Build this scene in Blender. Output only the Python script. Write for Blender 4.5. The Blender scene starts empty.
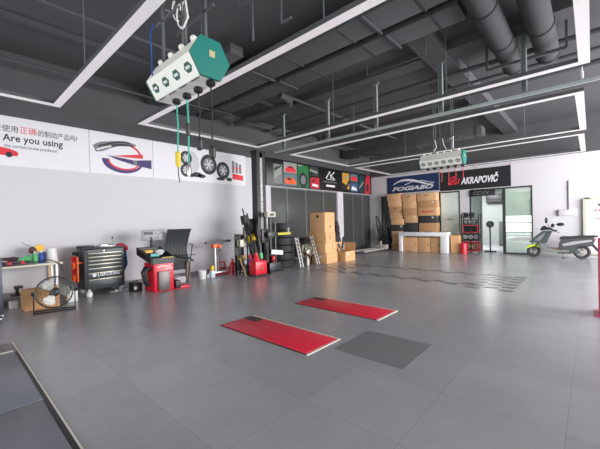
import bpy, bmesh, math, random
from mathutils import Vector, Matrix
random.seed(7)
PI = math.pi
C = bpy.context.scene.collection
sc = bpy.context.scene

# ------------------------------------------------------------------ materials
def s2l(c):
    c = c / 255.0
    return c / 12.92 if c <= 0.04045 else ((c + 0.055) / 1.055) ** 2.4
def lin(rgb): return tuple(s2l(v) for v in rgb) + (1.0,)
MATS = {}
def mat(name, rgb, rough=0.5, metal=0.0, var=0.08, scale=6.0, emit=0.0, alpha=1.0, trans=0.0, spec=0.5, coat=0.0):
    if name in MATS: return MATS[name]
    m = bpy.data.materials.new(name); m.use_nodes = True
    nt = m.node_tree; b = nt.nodes['Principled BSDF']
    tc = nt.nodes.new('ShaderNodeTexCoord'); nz = nt.nodes.new('ShaderNodeTexNoise')
    nz.inputs['Scale'].default_value = scale; nz.inputs['Detail'].default_value = 4
    nt.links.new(tc.outputs['Object'], nz.inputs['Vector'])
    mx = nt.nodes.new('ShaderNodeMix'); mx.data_type = 'RGBA'
    c = lin(rgb)
    mx.inputs[6].default_value = tuple(v * (1 - var) for v in c[:3]) + (1,)
    mx.inputs[7].default_value = tuple(min(1, v * (1 + var)) for v in c[:3]) + (1,)
    nt.links.new(nz.outputs['Fac'], mx.inputs[0]); nt.links.new(mx.outputs[2], b.inputs['Base Color'])
    b.inputs['Roughness'].default_value = rough; b.inputs['Metallic'].default_value = metal
    b.inputs['Specular IOR Level'].default_value = spec
    b.inputs['Coat Weight'].default_value = coat
    if trans: b.inputs['Transmission Weight'].default_value = trans
    if alpha < 1: b.inputs['Alpha'].default_value = alpha
    if emit:
        b.inputs['Emission Color'].default_value = c; b.inputs['Emission Strength'].default_value = emit
    MATS[name] = m; return m

def floor_mat():
    m = bpy.data.materials.new('grey_vinyl_tiles'); m.use_nodes = True
    nt = m.node_tree; b = nt.nodes['Principled BSDF']; L = nt.links.new
    tc = nt.nodes.new('ShaderNodeTexCoord')
    mp = nt.nodes.new('ShaderNodeMapping'); mp.inputs['Location'].default_value = (-0.26, 0.24, 0); L(tc.outputs['Object'], mp.inputs[0])
    br = nt.nodes.new('ShaderNodeTexBrick'); br.offset = 0; br.squash = 1
    for k, v in (('Scale', 1.0), ('Mortar Size', 0.0028), ('Mortar Smooth', 0.2), ('Bias', 0.0), ('Brick Width', 0.83), ('Row Height', 0.83)):
        br.inputs[k].default_value = v
    br.inputs['Color1'].default_value = lin((152, 152, 156)); br.inputs['Color2'].default_value = lin((160, 160, 163))
    br.inputs['Mortar'].default_value = lin((140, 140, 143)); L(mp.outputs[0], br.inputs['Vector'])
    nz = nt.nodes.new('ShaderNodeTexNoise'); nz.inputs['Scale'].default_value = 1.3; nz.inputs['Detail'].default_value = 7; nz.inputs['Roughness'].default_value = 0.62
    L(tc.outputs['Object'], nz.inputs['Vector'])
    cr = nt.nodes.new('ShaderNodeValToRGB'); cr.color_ramp.elements[0].position = 0.3; cr.color_ramp.elements[1].position = 0.72
    cr.color_ramp.elements[0].color = (0.9, 0.9, 0.9, 1); cr.color_ramp.elements[1].color = (1.05, 1.05, 1.05, 1); L(nz.outputs['Fac'], cr.inputs[0])
    n2 = nt.nodes.new('ShaderNodeTexNoise'); n2.inputs['Scale'].default_value = 14; n2.inputs['Detail'].default_value = 6; L(tc.outputs['Object'], n2.inputs['Vector'])
    mr = nt.nodes.new('ShaderNodeMapRange'); mr.inputs[3].default_value = 0.93; mr.inputs[4].default_value = 1.07; L(n2.outputs['Fac'], mr.inputs[0])
    mx = nt.nodes.new('ShaderNodeMix'); mx.data_type = 'RGBA'; mx.blend_type = 'MULTIPLY'; mx.inputs[0].default_value = 1
    L(br.outputs['Color'], mx.inputs[6]); L(cr.outputs[0], mx.inputs[7])
    m2 = nt.nodes.new('ShaderNodeMix'); m2.data_type = 'RGBA'; m2.blend_type = 'MULTIPLY'; m2.inputs[0].default_value = 1
    L(mx.outputs[2], m2.inputs[6]); L(mr.outputs[0], m2.inputs[7]); L(m2.outputs[2], b.inputs['Base Color'])
    r = nt.nodes.new('ShaderNodeMapRange'); r.inputs[3].default_value = 0.24; r.inputs[4].default_value = 0.28; L(nz.outputs['Fac'], r.inputs[0])
    L(r.outputs[0], b.inputs['Roughness']); b.inputs['Specular IOR Level'].default_value = 0.5
    bp = nt.nodes.new('ShaderNodeBump'); bp.inputs['Strength'].default_value = 0.05; L(n2.outputs['Fac'], bp.inputs['Height']); L(bp.outputs[0], b.inputs['Normal'])
    return m

def glass_mat(name, tint, refl, rough=0.03, see=0.5, body=(170, 185, 178)):
    m = bpy.data.materials.new(name); m.use_nodes = True
    nt = m.node_tree; nt.nodes.clear(); L = nt.links.new
    out = nt.nodes.new('ShaderNodeOutputMaterial')
    g = nt.nodes.new('ShaderNodeBsdfGlossy'); g.inputs['Roughness'].default_value = rough; g.inputs['Color'].default_value = lin((235, 245, 240))
    t = nt.nodes.new('ShaderNodeBsdfTransparent'); t.inputs['Color'].default_value = lin(tint)
    d = nt.nodes.new('ShaderNodeBsdfDiffuse'); d.inputs['Color'].default_value = lin(body)
    nz = nt.nodes.new('ShaderNodeTexNoise'); nz.inputs['Scale'].default_value = 2
    a = nt.nodes.new('ShaderNodeMixShader'); a.inputs[0].default_value = see; L(d.outputs[0], a.inputs[1]); L(t.outputs[0], a.inputs[2])
    mr = nt.nodes.new('ShaderNodeMapRange'); mr.inputs[3].default_value = refl * .9; mr.inputs[4].default_value = refl * 1.1; L(nz.outputs['Fac'], mr.inputs[0])
    c = nt.nodes.new('ShaderNodeMixShader'); L(mr.outputs[0], c.inputs[0]); L(a.outputs[0], c.inputs[1]); L(g.outputs[0], c.inputs[2])
    L(c.outputs[0], out.inputs[0]); MATS[name] = m
    return m

wallM = mat('white_wall_paint', (206, 204, 209), .7, var=.02, scale=.8)
darkM = mat('dark_ceiling_paint', (80, 80, 83), .8, var=.12, scale=1.5)
ductM = mat('dark_painted_metal', (76, 76, 79), .85, var=.12, scale=3)
pipeM = mat('grey_galvanised', (112, 120, 120), .45, .3)
railM = mat('pale_steel_rail', (196, 204, 202), .4, .2)
alu = mat('aluminium', (190, 190, 188), .35, .8)
stripM = mat('light_diffuser', (214, 210, 212), .5, var=.05, scale=3, emit=.42)
stripSide = mat('light_housing', (92, 92, 94), .5)
blk = mat('black_plastic', (30, 31, 33), .45)
blkg = mat('charcoal_metal', (50, 52, 54), .4, .2)
dgrey = mat('dark_grey_panel', (72, 75, 75), .3, var=.1, scale=2)
red = mat('red_enamel', (214, 28, 52), .35)
redmat = mat('red_floor_plate', (216, 40, 66), .42, var=.2, scale=9)
orange = mat('orange_plastic', (232, 92, 30), .4)
white = mat('white_plastic', (228, 228, 226), .4, var=.03)
whitep = mat('white_print', (226, 225, 230), .55, var=.02)
cream = mat('cream_housing', (250, 250, 240), .4, var=.06, scale=10)
teal = mat('teal_plastic', (10, 112, 102), .4)
tealh = mat('teal_hose', (60, 175, 150), .5)
tealE = mat('deep_green', (20, 86, 72), .5)
card = mat('cardboard', (218, 168, 120), .8, var=.1, scale=5)
card2 = mat('cardboard_dark', (170, 124, 84), .8, var=.1, scale=5)
tape = mat('packing_tape', (214, 176, 128), .4)
rub = mat('tyre_rubber', (60, 60, 63), .75, var=.2, scale=20)
yel = mat('yellow_plastic', (226, 194, 50), .5)
blue = mat('blue_plastic', (40, 84, 168), .5)
grn = mat('green_plastic', (96, 188, 120), .5)
navy = mat('navy_print', (30, 48, 88), .6)
fabricblack = mat('black_banner_cloth', (26, 26, 30), .7)
redp = mat('red_print', (220, 44, 56), .55)
greyp = mat('grey_print', (120, 120, 126), .55)
blackp = mat('black_print', (34, 34, 38), .55)
purp = mat('purple_print', (56, 40, 104), .55)
chrome = mat('chrome', (210, 210, 210), .15, 1)
wood = mat('pale_wood', (190, 160, 120), .6, var=.15)
goldm = mat('brass', (190, 150, 60), .35, .6)

# ------------------------------------------------------------------ mesh builder
class MB:
    def __init__(s): s.bm = bmesh.new(); s.mi = 0
    def _m(s, vs):
        if s.mi:
            for f in {f for v in vs for f in v.link_faces}: f.material_index = s.mi
    def box(s, x0, x1, y0, y1, z0, z1, bev=0.0, M=None):
        vs = [s.bm.verts.new((x, y, z)) for x in (x0, x1) for y in (y0, y1) for z in (z0, z1)]
        fs = []
        for q in ((0, 1, 3, 2), (4, 6, 7, 5), (0, 4, 5, 1), (2, 3, 7, 6), (0, 2, 6, 4), (1, 5, 7, 3)):
            fs.append(s.bm.faces.new([vs[i] for i in q]))
        if M is not None: bmesh.ops.transform(s.bm, matrix=M, verts=vs)
        s._m(vs)
        if bev:
            es = list({e for f in fs for e in f.edges})
            r = bmesh.ops.bevel(s.bm, geom=es, offset=bev, segments=2, profile=.5, affect='EDGES')
            if s.mi:
                for f in r['faces']: f.material_index = s.mi
        return s
    def tube(s, pts, r, seg=8, caps=True):
        pts = [Vector(p) for p in pts]; rs = r if isinstance(r, (list, tuple)) else [r] * len(pts)
        rings = []; prev = None
        for i, p in enumerate(pts):
            if i == 0: t = pts[1] - p
            elif i == len(pts) - 1: t = p - pts[i - 1]
            else: t = (pts[i + 1] - p).normalized() + (p - pts[i - 1]).normalized()
            t.normalize()
            if prev is None:
                a = Vector((0, 0, 1)) if abs(t.z) < .9 else Vector((1, 0, 0))
                u = t.cross(a).normalized()
            else:
                u = (prev - t * prev.dot(t)).normalized()
            prev = u; w = t.cross(u)
            rings.append([s.bm.verts.new(p + (u * math.cos(2 * PI * k / seg) + w * math.sin(2 * PI * k / seg)) * rs[i]) for k in range(seg)])
        for a, b in zip(rings, rings[1:]):
            for k in range(seg): s.bm.faces.new((a[k], a[(k + 1) % seg], b[(k + 1) % seg], b[k]))
        if caps:
            s.bm.faces.new(rings[0][::-1]); s.bm.faces.new(rings[-1])
        s._m([v for r_ in rings for v in r_]); return s
    def bar(s, p, q, w, h=None):
        p, q = Vector(p), Vector(q); h = h or w; t = (q - p).normalized()
        a = Vector((0, 0, 1)) if abs(t.z) < .9 else Vector((0, 1, 0))
        u = t.cross(a).normalized() * w / 2; v = u.cross(t).normalized() * h / 2
        A = [s.bm.verts.new(p + x) for x in (u + v, -u + v, -u - v, u - v)]
        B = [s.bm.verts.new(q + x) for x in (u + v, -u + v, -u - v, u - v)]
        for k in range(4): s.bm.faces.new((A[k], A[(k + 1) % 4], B[(k + 1) % 4], B[k]))
        s.bm.faces.new(A[::-1]); s.bm.faces.new(B); s._m(A + B); return s
    def lathe(s, prof, c=(0, 0, 0), seg=20, axis='z', M=None, close=True):
        rings = []
        for r, h in prof:
            ring = []
            for k in range(seg):
                a = 2 * PI * k / seg; x, y = max(r, 1e-4) * math.cos(a), max(r, 1e-4) * math.sin(a)
                v = {'z': (x, y, h), 'x': (h, x, y), 'y': (y, h, x)}[axis]
                ring.append(s.bm.verts.new(v))
            rings.append(ring)
        for a, b in zip(rings, rings[1:]):
            for k in range(seg): s.bm.faces.new((a[k], a[(k + 1) % seg], b[(k + 1) % seg], b[k]))
        if close: s.bm.faces.new(rings[0][::-1]); s.bm.faces.new(rings[-1])
        vs = [v for r_ in rings for v in r_]
        if M is not None: bmesh.ops.transform(s.bm, matrix=M, verts=vs)
        bmesh.ops.translate(s.bm, vec=Vector(c), verts=vs); s._m(vs); return s
    def torus(s, c, R, r, axis='z', seg=28, rs=10, sq=1.0, M=None):
        grid = []
        for i in range(seg):
            a = 2 * PI * i / seg; ring = []
            for j in range(rs):
                b = 2 * PI * j / rs; rr = R + r * math.cos(b); h = r * math.sin(b) * sq
                x, y = rr * math.cos(a), rr * math.sin(a)
                ring.append(s.bm.verts.new({'z': (x, y, h), 'x': (h, x, y), 'y': (y, h, x)}[axis]))
            grid.append(ring)
        for i in range(seg):
            for j in range(rs):
                s.bm.faces.new((grid[i][j], grid[(i + 1) % seg][j], grid[(i + 1) % seg][(j + 1) % rs], grid[i][(j + 1) % rs]))
        vs = [v for r_ in grid for v in r_]
        if M is not None: bmesh.ops.transform(s.bm, matrix=M, verts=vs)
        bmesh.ops.translate(s.bm, vec=Vector(c), verts=vs); s._m(vs); return s
    def prism(s, pts3, vec):
        vec = Vector(vec); A = [s.bm.verts.new(p) for p in pts3]; B = [s.bm.verts.new(Vector(p) + vec) for p in pts3]
        n = len(A)
        s.bm.faces.new(A[::-1]); s.bm.faces.new(B)
        for k in range(n): s.bm.faces.new((A[k], A[(k + 1) % n], B[(k + 1) % n], B[k]))
        s._m(A + B); return s
    def ball(s, c, r, sx=1, sy=1, sz=1, sub=2):
        g = bmesh.ops.create_icosphere(s.bm, subdivisions=sub, radius=r)
        bmesh.ops.scale(s.bm, vec=(sx, sy, sz), verts=g['verts']); bmesh.ops.translate(s.bm, vec=Vector(c), verts=g['verts'])
        s._m(g['verts']); return s
    def rough(s, amt):
        for v in s.bm.verts: v.co += Vector((random.uniform(-1, 1), random.uniform(-1, 1), random.uniform(-1, 1))) * amt
        return s
    def build(s, name, m, parent=None, local=False, tag_=None, origin=None):
        bmesh.ops.recalc_face_normals(s.bm, faces=s.bm.faces[:])
        me = bpy.data.meshes.new(name)
        off = Vector((0, 0, 0))
        if parent is not None and not local:
            p = parent
            while p is not None: off += p.location; p = p.parent
        if parent is None:
            vs = [v.co for v in s.bm.verts]
            off = Vector(((min(v.x for v in vs) + max(v.x for v in vs)) / 2, (min(v.y for v in vs) + max(v.y for v in vs)) / 2, min(v.z for v in vs))) if origin is None else Vector(origin)
        bmesh.ops.translate(s.bm, vec=-off, verts=s.bm.verts)
        s.bm.to_mesh(me); s.bm.free()
        for mm in (m if isinstance(m, (list, tuple)) else [m]): me.materials.append(mm)
        me.shade_smooth(); me.set_sharp_from_angle(angle=math.radians(38))
        o = bpy.data.objects.new(name, me); C.objects.link(o)
        if parent is not None: o.parent = parent
        else: o.location = off
        if tag_: tag(o, *tag_)
        return o

def tag(o, label, cat, group=None):
    o['label'] = label; o['category'] = cat
    if group: o['group'] = group
    return o
def thing(name, label, cat, loc=(0, 0, 0), rz=0, group=None):
    o = bpy.data.objects.new(name, None); C.objects.link(o); o.location = loc; o.rotation_euler = (0, 0, rz)
    o.empty_display_size = .1
    return tag(o, label, cat, group)
def struct(name, mb, m, parent=None):
    o = mb.build(name, m, parent)
    if parent is None: o['kind'] = 'structure'
    return o
def dup(root, loc, rz=None, label=None):
    r = root.copy(); C.objects.link(r); r.location = loc
    if rz is not None: r.rotation_euler = (0, 0, rz)
    if label: r['label'] = label
    for ch in list(root.children):
        c = ch.copy(); C.objects.link(c); c.parent = r
        for g in ch.children:
            d = g.copy(); C.objects.link(d); d.parent = c
    return r

# planes for flat prints: side 'L' = left wall (u=y), side 'F' = far wall (u=x)
def pt(side, base, u, v, d):
    return (base + d, u, v) if side == 'L' else (u, base - d, v)
def poly(side, base, pts, d0, d1, mb=None):
    mb = mb or MB()
    a = [pt(side, base, u, v, d0) for u, v in pts]
    vec = Vector(pt(side, base, 0, 0, d1)) - Vector(pt(side, base, 0, 0, d0))
    return mb.prism(a, vec)
def rectp(u0, u1, v0, v1): return [(u0, v0), (u1, v0), (u1, v1), (u0, v1)]
def ell(u, v, a, b, n=28, t0=0, t1=2 * PI, rot=0):
    e = 0 if abs(t1 - t0 - 2 * PI) < 1e-6 else 1
    out = []
    for k in range(n + e):
        t = t0 + (t1 - t0) * k / n; x, y = a * math.cos(t), b * math.sin(t)
        out.append((u + x * math.cos(rot) - y * math.sin(rot), v + x * math.sin(rot) + y * math.cos(rot)))
    return out
def band(path, w):          # flat stroke along a path, width w or list
    n = len(path); ws = w if isinstance(w, list) else [w] * n; A = []; B = []
    for i, (x, y) in enumerate(path):
        a = path[max(0, i - 1)]; b = path[min(n - 1, i + 1)]
        dx, dy = b[0] - a[0], b[1] - a[1]; l = math.hypot(dx, dy) or 1
        nx, ny = -dy / l, dx / l
        A.append((x + nx * ws[i] / 2, y + ny * ws[i] / 2)); B.append((x - nx * ws[i] / 2, y - ny * ws[i] / 2))
    return A, B
def stroke(side, base, path, w, d0, d1, mb=None):
    mb = mb or MB(); A, B = band(path, w)
    for i in range(len(A) - 1):
        poly(side, base, [A[i], A[i + 1], B[i + 1], B[i]], d0, d1, mb)
    return mb
def text(body, name, parent, m, side, base, u0, u1, v0, v1, d, shear=0, bold=0, vertical=False, thick=.003):
    cu = bpy.data.curves.new(name, 'FONT'); cu.body = body; cu.shear = shear; cu.offset = bold; cu.extrude = .01; cu.resolution_u = 3
    ob = bpy.data.objects.new(name, cu); C.objects.link(ob)
    dg = bpy.context.evaluated_depsgraph_get(); dg.update()
    me = bpy.data.meshes.new_from_object(ob.evaluated_get(dg))
    C.objects.unlink(ob); bpy.data.objects.remove(ob)
    xs = [v.co.x for v in me.vertices]; ys = [v.co.y for v in me.vertices]
    x0, x1, y0, y1 = min(xs), max(xs), min(ys), max(ys)
    off = Vector((0, 0, 0)); p = parent
    while p is not None: off += p.location; p = p.parent
    for v in me.vertices:
        a = (v.co.x - x0) / (x1 - x0); b = (v.co.y - y0) / (y1 - y0)
        if vertical: a, b = b, 1 - a
        dd = d + (thick if v.co.z > 0 else 0)
        v.co = Vector(pt(side, base, u0 + a * (u1 - u0), v0 + b * (v1 - v0), dd)) - off
    me.materials.clear(); me.materials.append(m)
    o = bpy.data.objects.new(name, me); C.objects.link(o); o.parent = parent
    bm = bmesh.new(); bm.from_mesh(me); bmesh.ops.recalc_face_normals(bm, faces=bm.faces[:]); bm.to_mesh(me); bm.free()
    return o

# ------------------------------------------------------------------ the room
X0, X1, Y0, Y1, YW = -8.8, 5.5, -4.0, 20.5, 15.5
ZC, ZD = 5.1, 3.76       # ceiling, height where the dark paint starts
struct('floor', MB().box(X0 - .2, X1 + 6, Y0 - 12, Y1, -.12, 0), floor_mat())
struct('ceiling', MB().box(X0 - .2, X1 + .2, Y0, YW + .2, ZC, ZC + .15), darkM)
w = MB(); w.box(X0 - .2, X0, Y0, 7.95, 0, ZD); w.box(X0 - .2, X0, 7.95, YW, 2.84, ZD)
w.mi = 1; w.box(X0 - .2, X0, Y0, YW, ZD, ZC)
struct('wall_left', w, [wallM, darkM])
struct('trim_1', MB().box(X0 - .2, X0, 7.95, 8.2, 0, 2.84), wallM)
struct('trim_2', MB().box(X0 - .2, X0, 12.42, 12.88, 0, 2.84), wallM)
struct('baseboard_left', MB().box(X0 - .01, X0 + .015, Y0, 7.95, 0, .1), mat('grey_skirting', (120, 120, 124), .5))
w = MB()
w.box(X0 - .2, 5.7, YW, YW + .2, 2.72, ZD)
w.box(X0 - .2, -8.2, YW, YW + .2, 0, 2.72)
w.box(-4.36, -3.98, YW, YW + .2, 0, 2.72)
w.box(-1.72, 5.7, YW, YW + .2, 0, 2.72)
w.mi = 1; w.box(X0 - .2, 5.7, YW, YW + .2, ZD, ZC)
struct('wall_far', w, [wallM, darkM])
w = MB(); w.box(X1, X1 + .2, YW - .6, YW, 0, ZC); w.box(X1, X1 + .2, Y0, YW - .6, 4.4, ZC)
struct('wall_right', w, wallM)
struct('wall_front', MB().box(X0 - .2, X1 + .2, Y0 - .2, Y0, 4.3, ZC), wallM)
# back office behind the glass doors
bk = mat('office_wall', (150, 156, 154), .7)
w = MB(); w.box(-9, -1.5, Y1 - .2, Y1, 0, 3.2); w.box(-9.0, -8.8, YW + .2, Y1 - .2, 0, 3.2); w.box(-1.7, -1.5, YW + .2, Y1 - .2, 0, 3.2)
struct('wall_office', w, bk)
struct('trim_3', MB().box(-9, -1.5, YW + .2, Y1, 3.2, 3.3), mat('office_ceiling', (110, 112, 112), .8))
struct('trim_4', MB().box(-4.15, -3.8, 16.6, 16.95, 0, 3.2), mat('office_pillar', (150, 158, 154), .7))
# storefront panels of dark glass on the left wall
pane = mat('dark_smoked_glass', (68, 71, 70), .22, var=.1, scale=1.2, spec=.6)
edges = [8.2, 9.12, 10.25, 11.45, 12.42, None, 12.88, 13.84, 14.75, 15.5]; n = 0
for a, b in zip(edges, edges[1:]):
    if a is None or b is None: continue
    n += 1
    r = struct('window_%d' % n, MB().box(X0 - .12, X0 - .09, a + .012, b - .012, .02, 2.83), pane)
    f = MB()
    f.box(X0 - .13, X0 - .07, a, a + .02, 0, 2.84); f.box(X0 - .13, X0 - .07, b - .02, b, 0, 2.84)
    f.box(X0 - .13, X0 - .07, a + .02, b - .02, 2.80, 2.84); f.box(X0 - .13, X0 - .07, a + .02, b - .02, 0, .05)
    f.build('window_frame', mat('window_frame_metal', (140, 142, 142), .4, .5), r)
# far wall doors
def glass_door(i, x0, x1, gm, frame, film=True, handle=None):
    r = struct('door_%d' % i, MB().box(x0 + .05, x1 - .05, YW + .05, YW + .065, .05, 2.66), gm)
    f = MB()
    f.box(x0, x0 + .05, YW + .02, YW + .1, 0, 2.72); f.box(x1 - .05, x1, YW + .02, YW + .1, 0, 2.72)
    f.box(x0 + .05, x1 - .05, YW + .02, YW + .1, 2.66, 2.72); f.box(x0 + .05, x1 - .05, YW + .02, YW + .1, 0, .05)
    f.build('door_frame', frame, r)
    if film:
        b = MB()
        for z in (.55, .72, 1.0): b.box(x0 + .06, x1 - .06, YW + .042, YW + .048, z, z + .04)
        b.box(x0 + .06, x1 - .06, YW + .042, YW + .048, 1.22, 1.3)
        b.build('frosted_band', mat('frosted_film', (214, 222, 218), .5), r)
    if handle:
        h = MB().tube([(handle, YW + .0, .95), (handle, YW - .04, .95), (handle, YW - .04, 1.3), (handle, YW + .0, 1.3)], .012)
        h.tube([(handle, YW + .05, .98), (handle, YW - .035, .98)], .008); h.tube([(handle, YW + .05, 1.27), (handle, YW - .035, 1.27)], .008)
        h.build('door_handle', chrome, r)
    return r
gd = glass_mat('dark_door_glass', (110, 120, 118), .14, see=.7, body=(50, 54, 54))
gl = glass_mat('pale_door_glass', (200, 220, 214), .25, see=.08, body=(226, 240, 234), rough=.12)
gr = glass_mat('mirror_door_glass', (200, 225, 215), .4, see=.1, body=(205, 220, 214), rough=.02)
fb = mat('dark_green_door_frame', (50, 58, 56), .35, .4)
glass_door(1, -8.2, -6.7, gd, fb, False, -7.62)
glass_door(2, -6.7, -5.25, gd, fb, False)
d = glass_door(3, -5.25, -4.36, gl, fb, False)
text('BBBBBBBB', 'door_sticker', d, blackp, 'F', YW + .05, -4.98, -4.66, 1.42, 1.47, .004)
d = glass_door(4, -2.68, -1.72, gr, fb, True)
text('BBBBBBBB', 'door_sticker', d, blackp, 'F', YW + .05, -2.36, -2.02, 1.42, 1.47, .004)
w = MB(); w.box(-3.98, -3.92, YW + .02, YW + .14, 0, 2.72); w.box(-2.74, -2.68, YW + .02, YW + .14, 0, 2.72); w.box(-3.92, -2.74, YW + .02, YW + .14, 2.66, 2.72)
struct('trim_5', w, fb)
# ---- concrete beams
w = MB(); w.box(X0, X1, 6.95, 7.35, 4.9, ZC)
struct('trim_6', w, ductM)
struct('trim_7', MB().box(-2.62, -2.18, 5.9, YW, 4.86, ZC), ductM)
struct('trim_8', MB().box(-7.25, -7.15, Y0, 6.95, 5.0, ZC), ductM)
struct('trim_9', MB().box(X0, -2.62, 11.0, 11.35, 4.86, ZC), ductM)

# ------------------------------------------------------------------ ceiling services
def dthing(name, label, cat, mb, m, group=None):
    return tag(mb.build(name, m), label, cat, group)
def flat_duct(label, x0, x1, y0, y1, z0, z1):
    t = thing('flat_duct', label, 'duct', ((x0 + x1) / 2, (y0 + y1) / 2, z0))
    MB().box(x0, x1, y0, y1, z0, z1, .01).build('casing', ductM, t)
    x = x0 + .6
    while x < x1:
        MB().box(x, x + .03, y0 - .012, y1 + .012, z0 - .012, z1 + .012).build('flange', mat('duct_flange', (66, 67, 68), .7), t); x += 1.25
    x = x0 + .9
    while x < x1 - .2:
        for y in (y0 - .03, y1 + .03):
            MB().tube([(x, y, z0 - .03), (x, y, ZC)], .008, 6).build('hanger_rod', ductM, t)
        MB().box(x - .02, x + .02, y0 - .05, y1 + .05, z0 - .04, z0 - .013).build('hanger_bar', ductM, t)
        x += 2.6
    return t
flat_duct('wide flat dark duct nearest the camera, crossing above the big reel box', -8.7, -1.5, 4.45, 5.0, 4.66, 4.92)
flat_duct('second flat dark duct, between the nearest duct and the concrete beam', -8.7, -1.46, 5.25, 5.75, 4.7, 4.92)
flat_duct('short flat duct at the left, nearer the camera than the long ones', -8.7, -5.0, 3.72, 4.02, 4.72, 4.9)
def round_duct(label, x, r, y0, y1, z):
    t = thing('round_duct', label, 'duct', (x, (y0 + y1) / 2, z - r))
    MB().lathe([(r, y0), (r, y1)], (x, 0, z), 24, 'y').build('pipe', mat('dark_round_duct', (58, 58, 61), .9), t)  # plain dark grey, deeper than the flat ducts
    y = y0 + .5
    while y < y1: MB().torus((x, y, z), r + .004, .018, 'y', 24, 6).build('coupling', mat('dark_round_duct', (58, 58, 61), .9), t); y += 1.3
    return t
round_duct('round dark ventilation duct running away under the ceiling, left one of the pair', -1.2, .19, 2.5, 8.3, 4.72)
round_duct('round dark ventilation duct running away under the ceiling, right one of the pair', -.62, .19, 2.5, 8.3, 4.76)
w = MB(); w.bar((-1.55, 7.5, 4.48), (-.3, 7.5, 4.48), .06, .05); w.bar((-1.55, 7.5, 4.48), (-1.55, 7.5, ZC), .04); w.bar((-.3, 7.5, 4.48), (-.3, 7.5, ZC), .04)
dthing('trapeze_bracket', 'dark hanging trapeze bracket carrying the two round ducts', 'bracket', w, ductM)
def pipe(label, pts, r, m=ductM, name='ceiling_pipe'):
    return dthing(name, label, 'pipe', MB().tube(pts, r, 10), m)
pipe('thin dark pipe running away along the ceiling left of the nearest ducts', [(-5.95, 0, 4.82), (-5.95, 15.3, 4.82)], .035)
pipe('long dark pipe across the hall just behind the concrete beam', [(-8.7, 7.9, 4.78), (1.8, 7.9, 4.78)], .05)
pipe('second dark pipe across the hall behind the concrete beam', [(-8.7, 8.5, 4.7), (1.8, 8.5, 4.7)], .035)
pipe('third dark pipe across the hall, farthest of those behind the beam', [(-8.7, 9.4, 4.75), (1.8, 9.4, 4.75)], .06)
pipe('thick dark elbow pipe beneath the concrete beam at the left', [(-5.9, 5.9, 4.76), (-5.9, 6.25, 4.72), (-6.1, 6.45, 4.7), (-8.5, 6.45, 4.7)], .09)
pipe('bent dark conduit hooked under the beam above the middle strut', [(-3.55, 6.2, 4.85), (-3.55, 6.2, 4.6), (-2.3, 6.2, 4.6), (-2.3, 6.2, 4.85)], .016)
pipe('thin dark sprinkler pipe along the wall side at far left of the ceiling', [(-8.3, 0, 4.75), (-8.3, 15.3, 4.75)], .03)
flat_duct('low dark duct box crossing behind the concrete beam near the far wall', -8.6, -2.8, 12.6, 13.1, 4.4, 4.7)
# cable tray rail with its struts
t = thing('hanging_rail', 'pale steel rail hung on struts across the hall between two light frames', 'rail', (-3.5, 7.3, 3.7))
w = MB(); w.box(-7.6, 2.4, 7.28, 7.32, 3.72, 3.78); w.build('rail_tube', railM, t)
MB().box(-7.6, 2.4, 7.34, 7.46, 3.73, 3.79).build('cable_channel', mat('dark_channel', (58, 60, 62), .5), t)
for x, zt in ((-7.19, 4.9), (-5.45, 4.9), (-3.96, 4.9), (-2.4, 4.9), (-.91, 4.9), (1.2, 4.9)):
    s = MB().box(x - .045, x + .045, 7.28, 7.34, 3.78, zt).build('strut', mat('strut_steel', (140, 150, 148), .5, .2), t)
    MB().box(x - .09, x + .09, 7.26, 7.35, zt - .05, zt - .002).build('foot_plate', pipeM, s)
    for dx in (-.015, .015): MB().box(x + dx - .004, x + dx + .004, 7.272, 7.28, 3.82, zt - .06).build('slot', blkg, s)
w = MB().tube([(-.1, 7.3, 3.8), (-.1, 7.3, 3.92)], .025); w.torus((-.1, 7.3, 3.95), .045, .014, 'x', 16, 6)
w.build('rail_clamp', white, t)
# LED light frames
def light_frame(label, x0, x1, y0, y1, z=3.75, wd=.135, hangers=()):
    t = thing('light_frame', label, 'ceiling light', ((x0 + x1) / 2, (y0 + y1) / 2, z))
    h = wd / 2
    def ring(mb, o, i, za, zb):
        mb.box(x0 - o, x1 + o, y0 - o, y0 + i, za, zb); mb.box(x0 - o, x1 + o, y1 - i, y1 + o, za, zb)
        mb.box(x0 - o, x0 + i, y0 + i, y1 - i, za, zb); mb.box(x1 - i, x1 + o, y0 + i, y1 - i, za, zb)
    a = MB(); ring(a, h, h, z + .008, z + .07); a.build('frame', stripSide, t)
    b = MB(); ring(b, h - .004, h - .004, z, z + .008); b.build('diffuser', stripM, t)
    for x, y in hangers: MB().tube([(x, y, z + .07), (x, y, ZC)], .008, 6).build('hanger_rod', pipeM, t)
light_frame('rectangular light frame at the upper left, nearest the camera', -7.35, .0, -2.2, 1.5, hangers=[(-5.6, 1.5), (-2, 1.5), (-7.35, 0)])
light_frame('large rectangular light frame above the two red floor plates', -7.4, -.06, 3.05, 6.4, hangers=[(-7.4, 4.2), (-4.9, 3.05), (-2.3, 3.05), (-4.6, 6.4), (-2, 6.4)])
light_frame('third rectangular light frame back, just behind the hanging rail', -7.45, -.15, 7.93, 11.35, hangers=[(-7.45, 9.5), (-5, 7.93), (-2, 7.93), (-5, 11.35)])
light_frame('farthest rectangular light frame, before the banners of the far wall', -7.5, -.2, 12.02, 15.2, hangers=[(-7.5, 13.5), (-4, 12.02), (-1.5, 12.02)])

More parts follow.
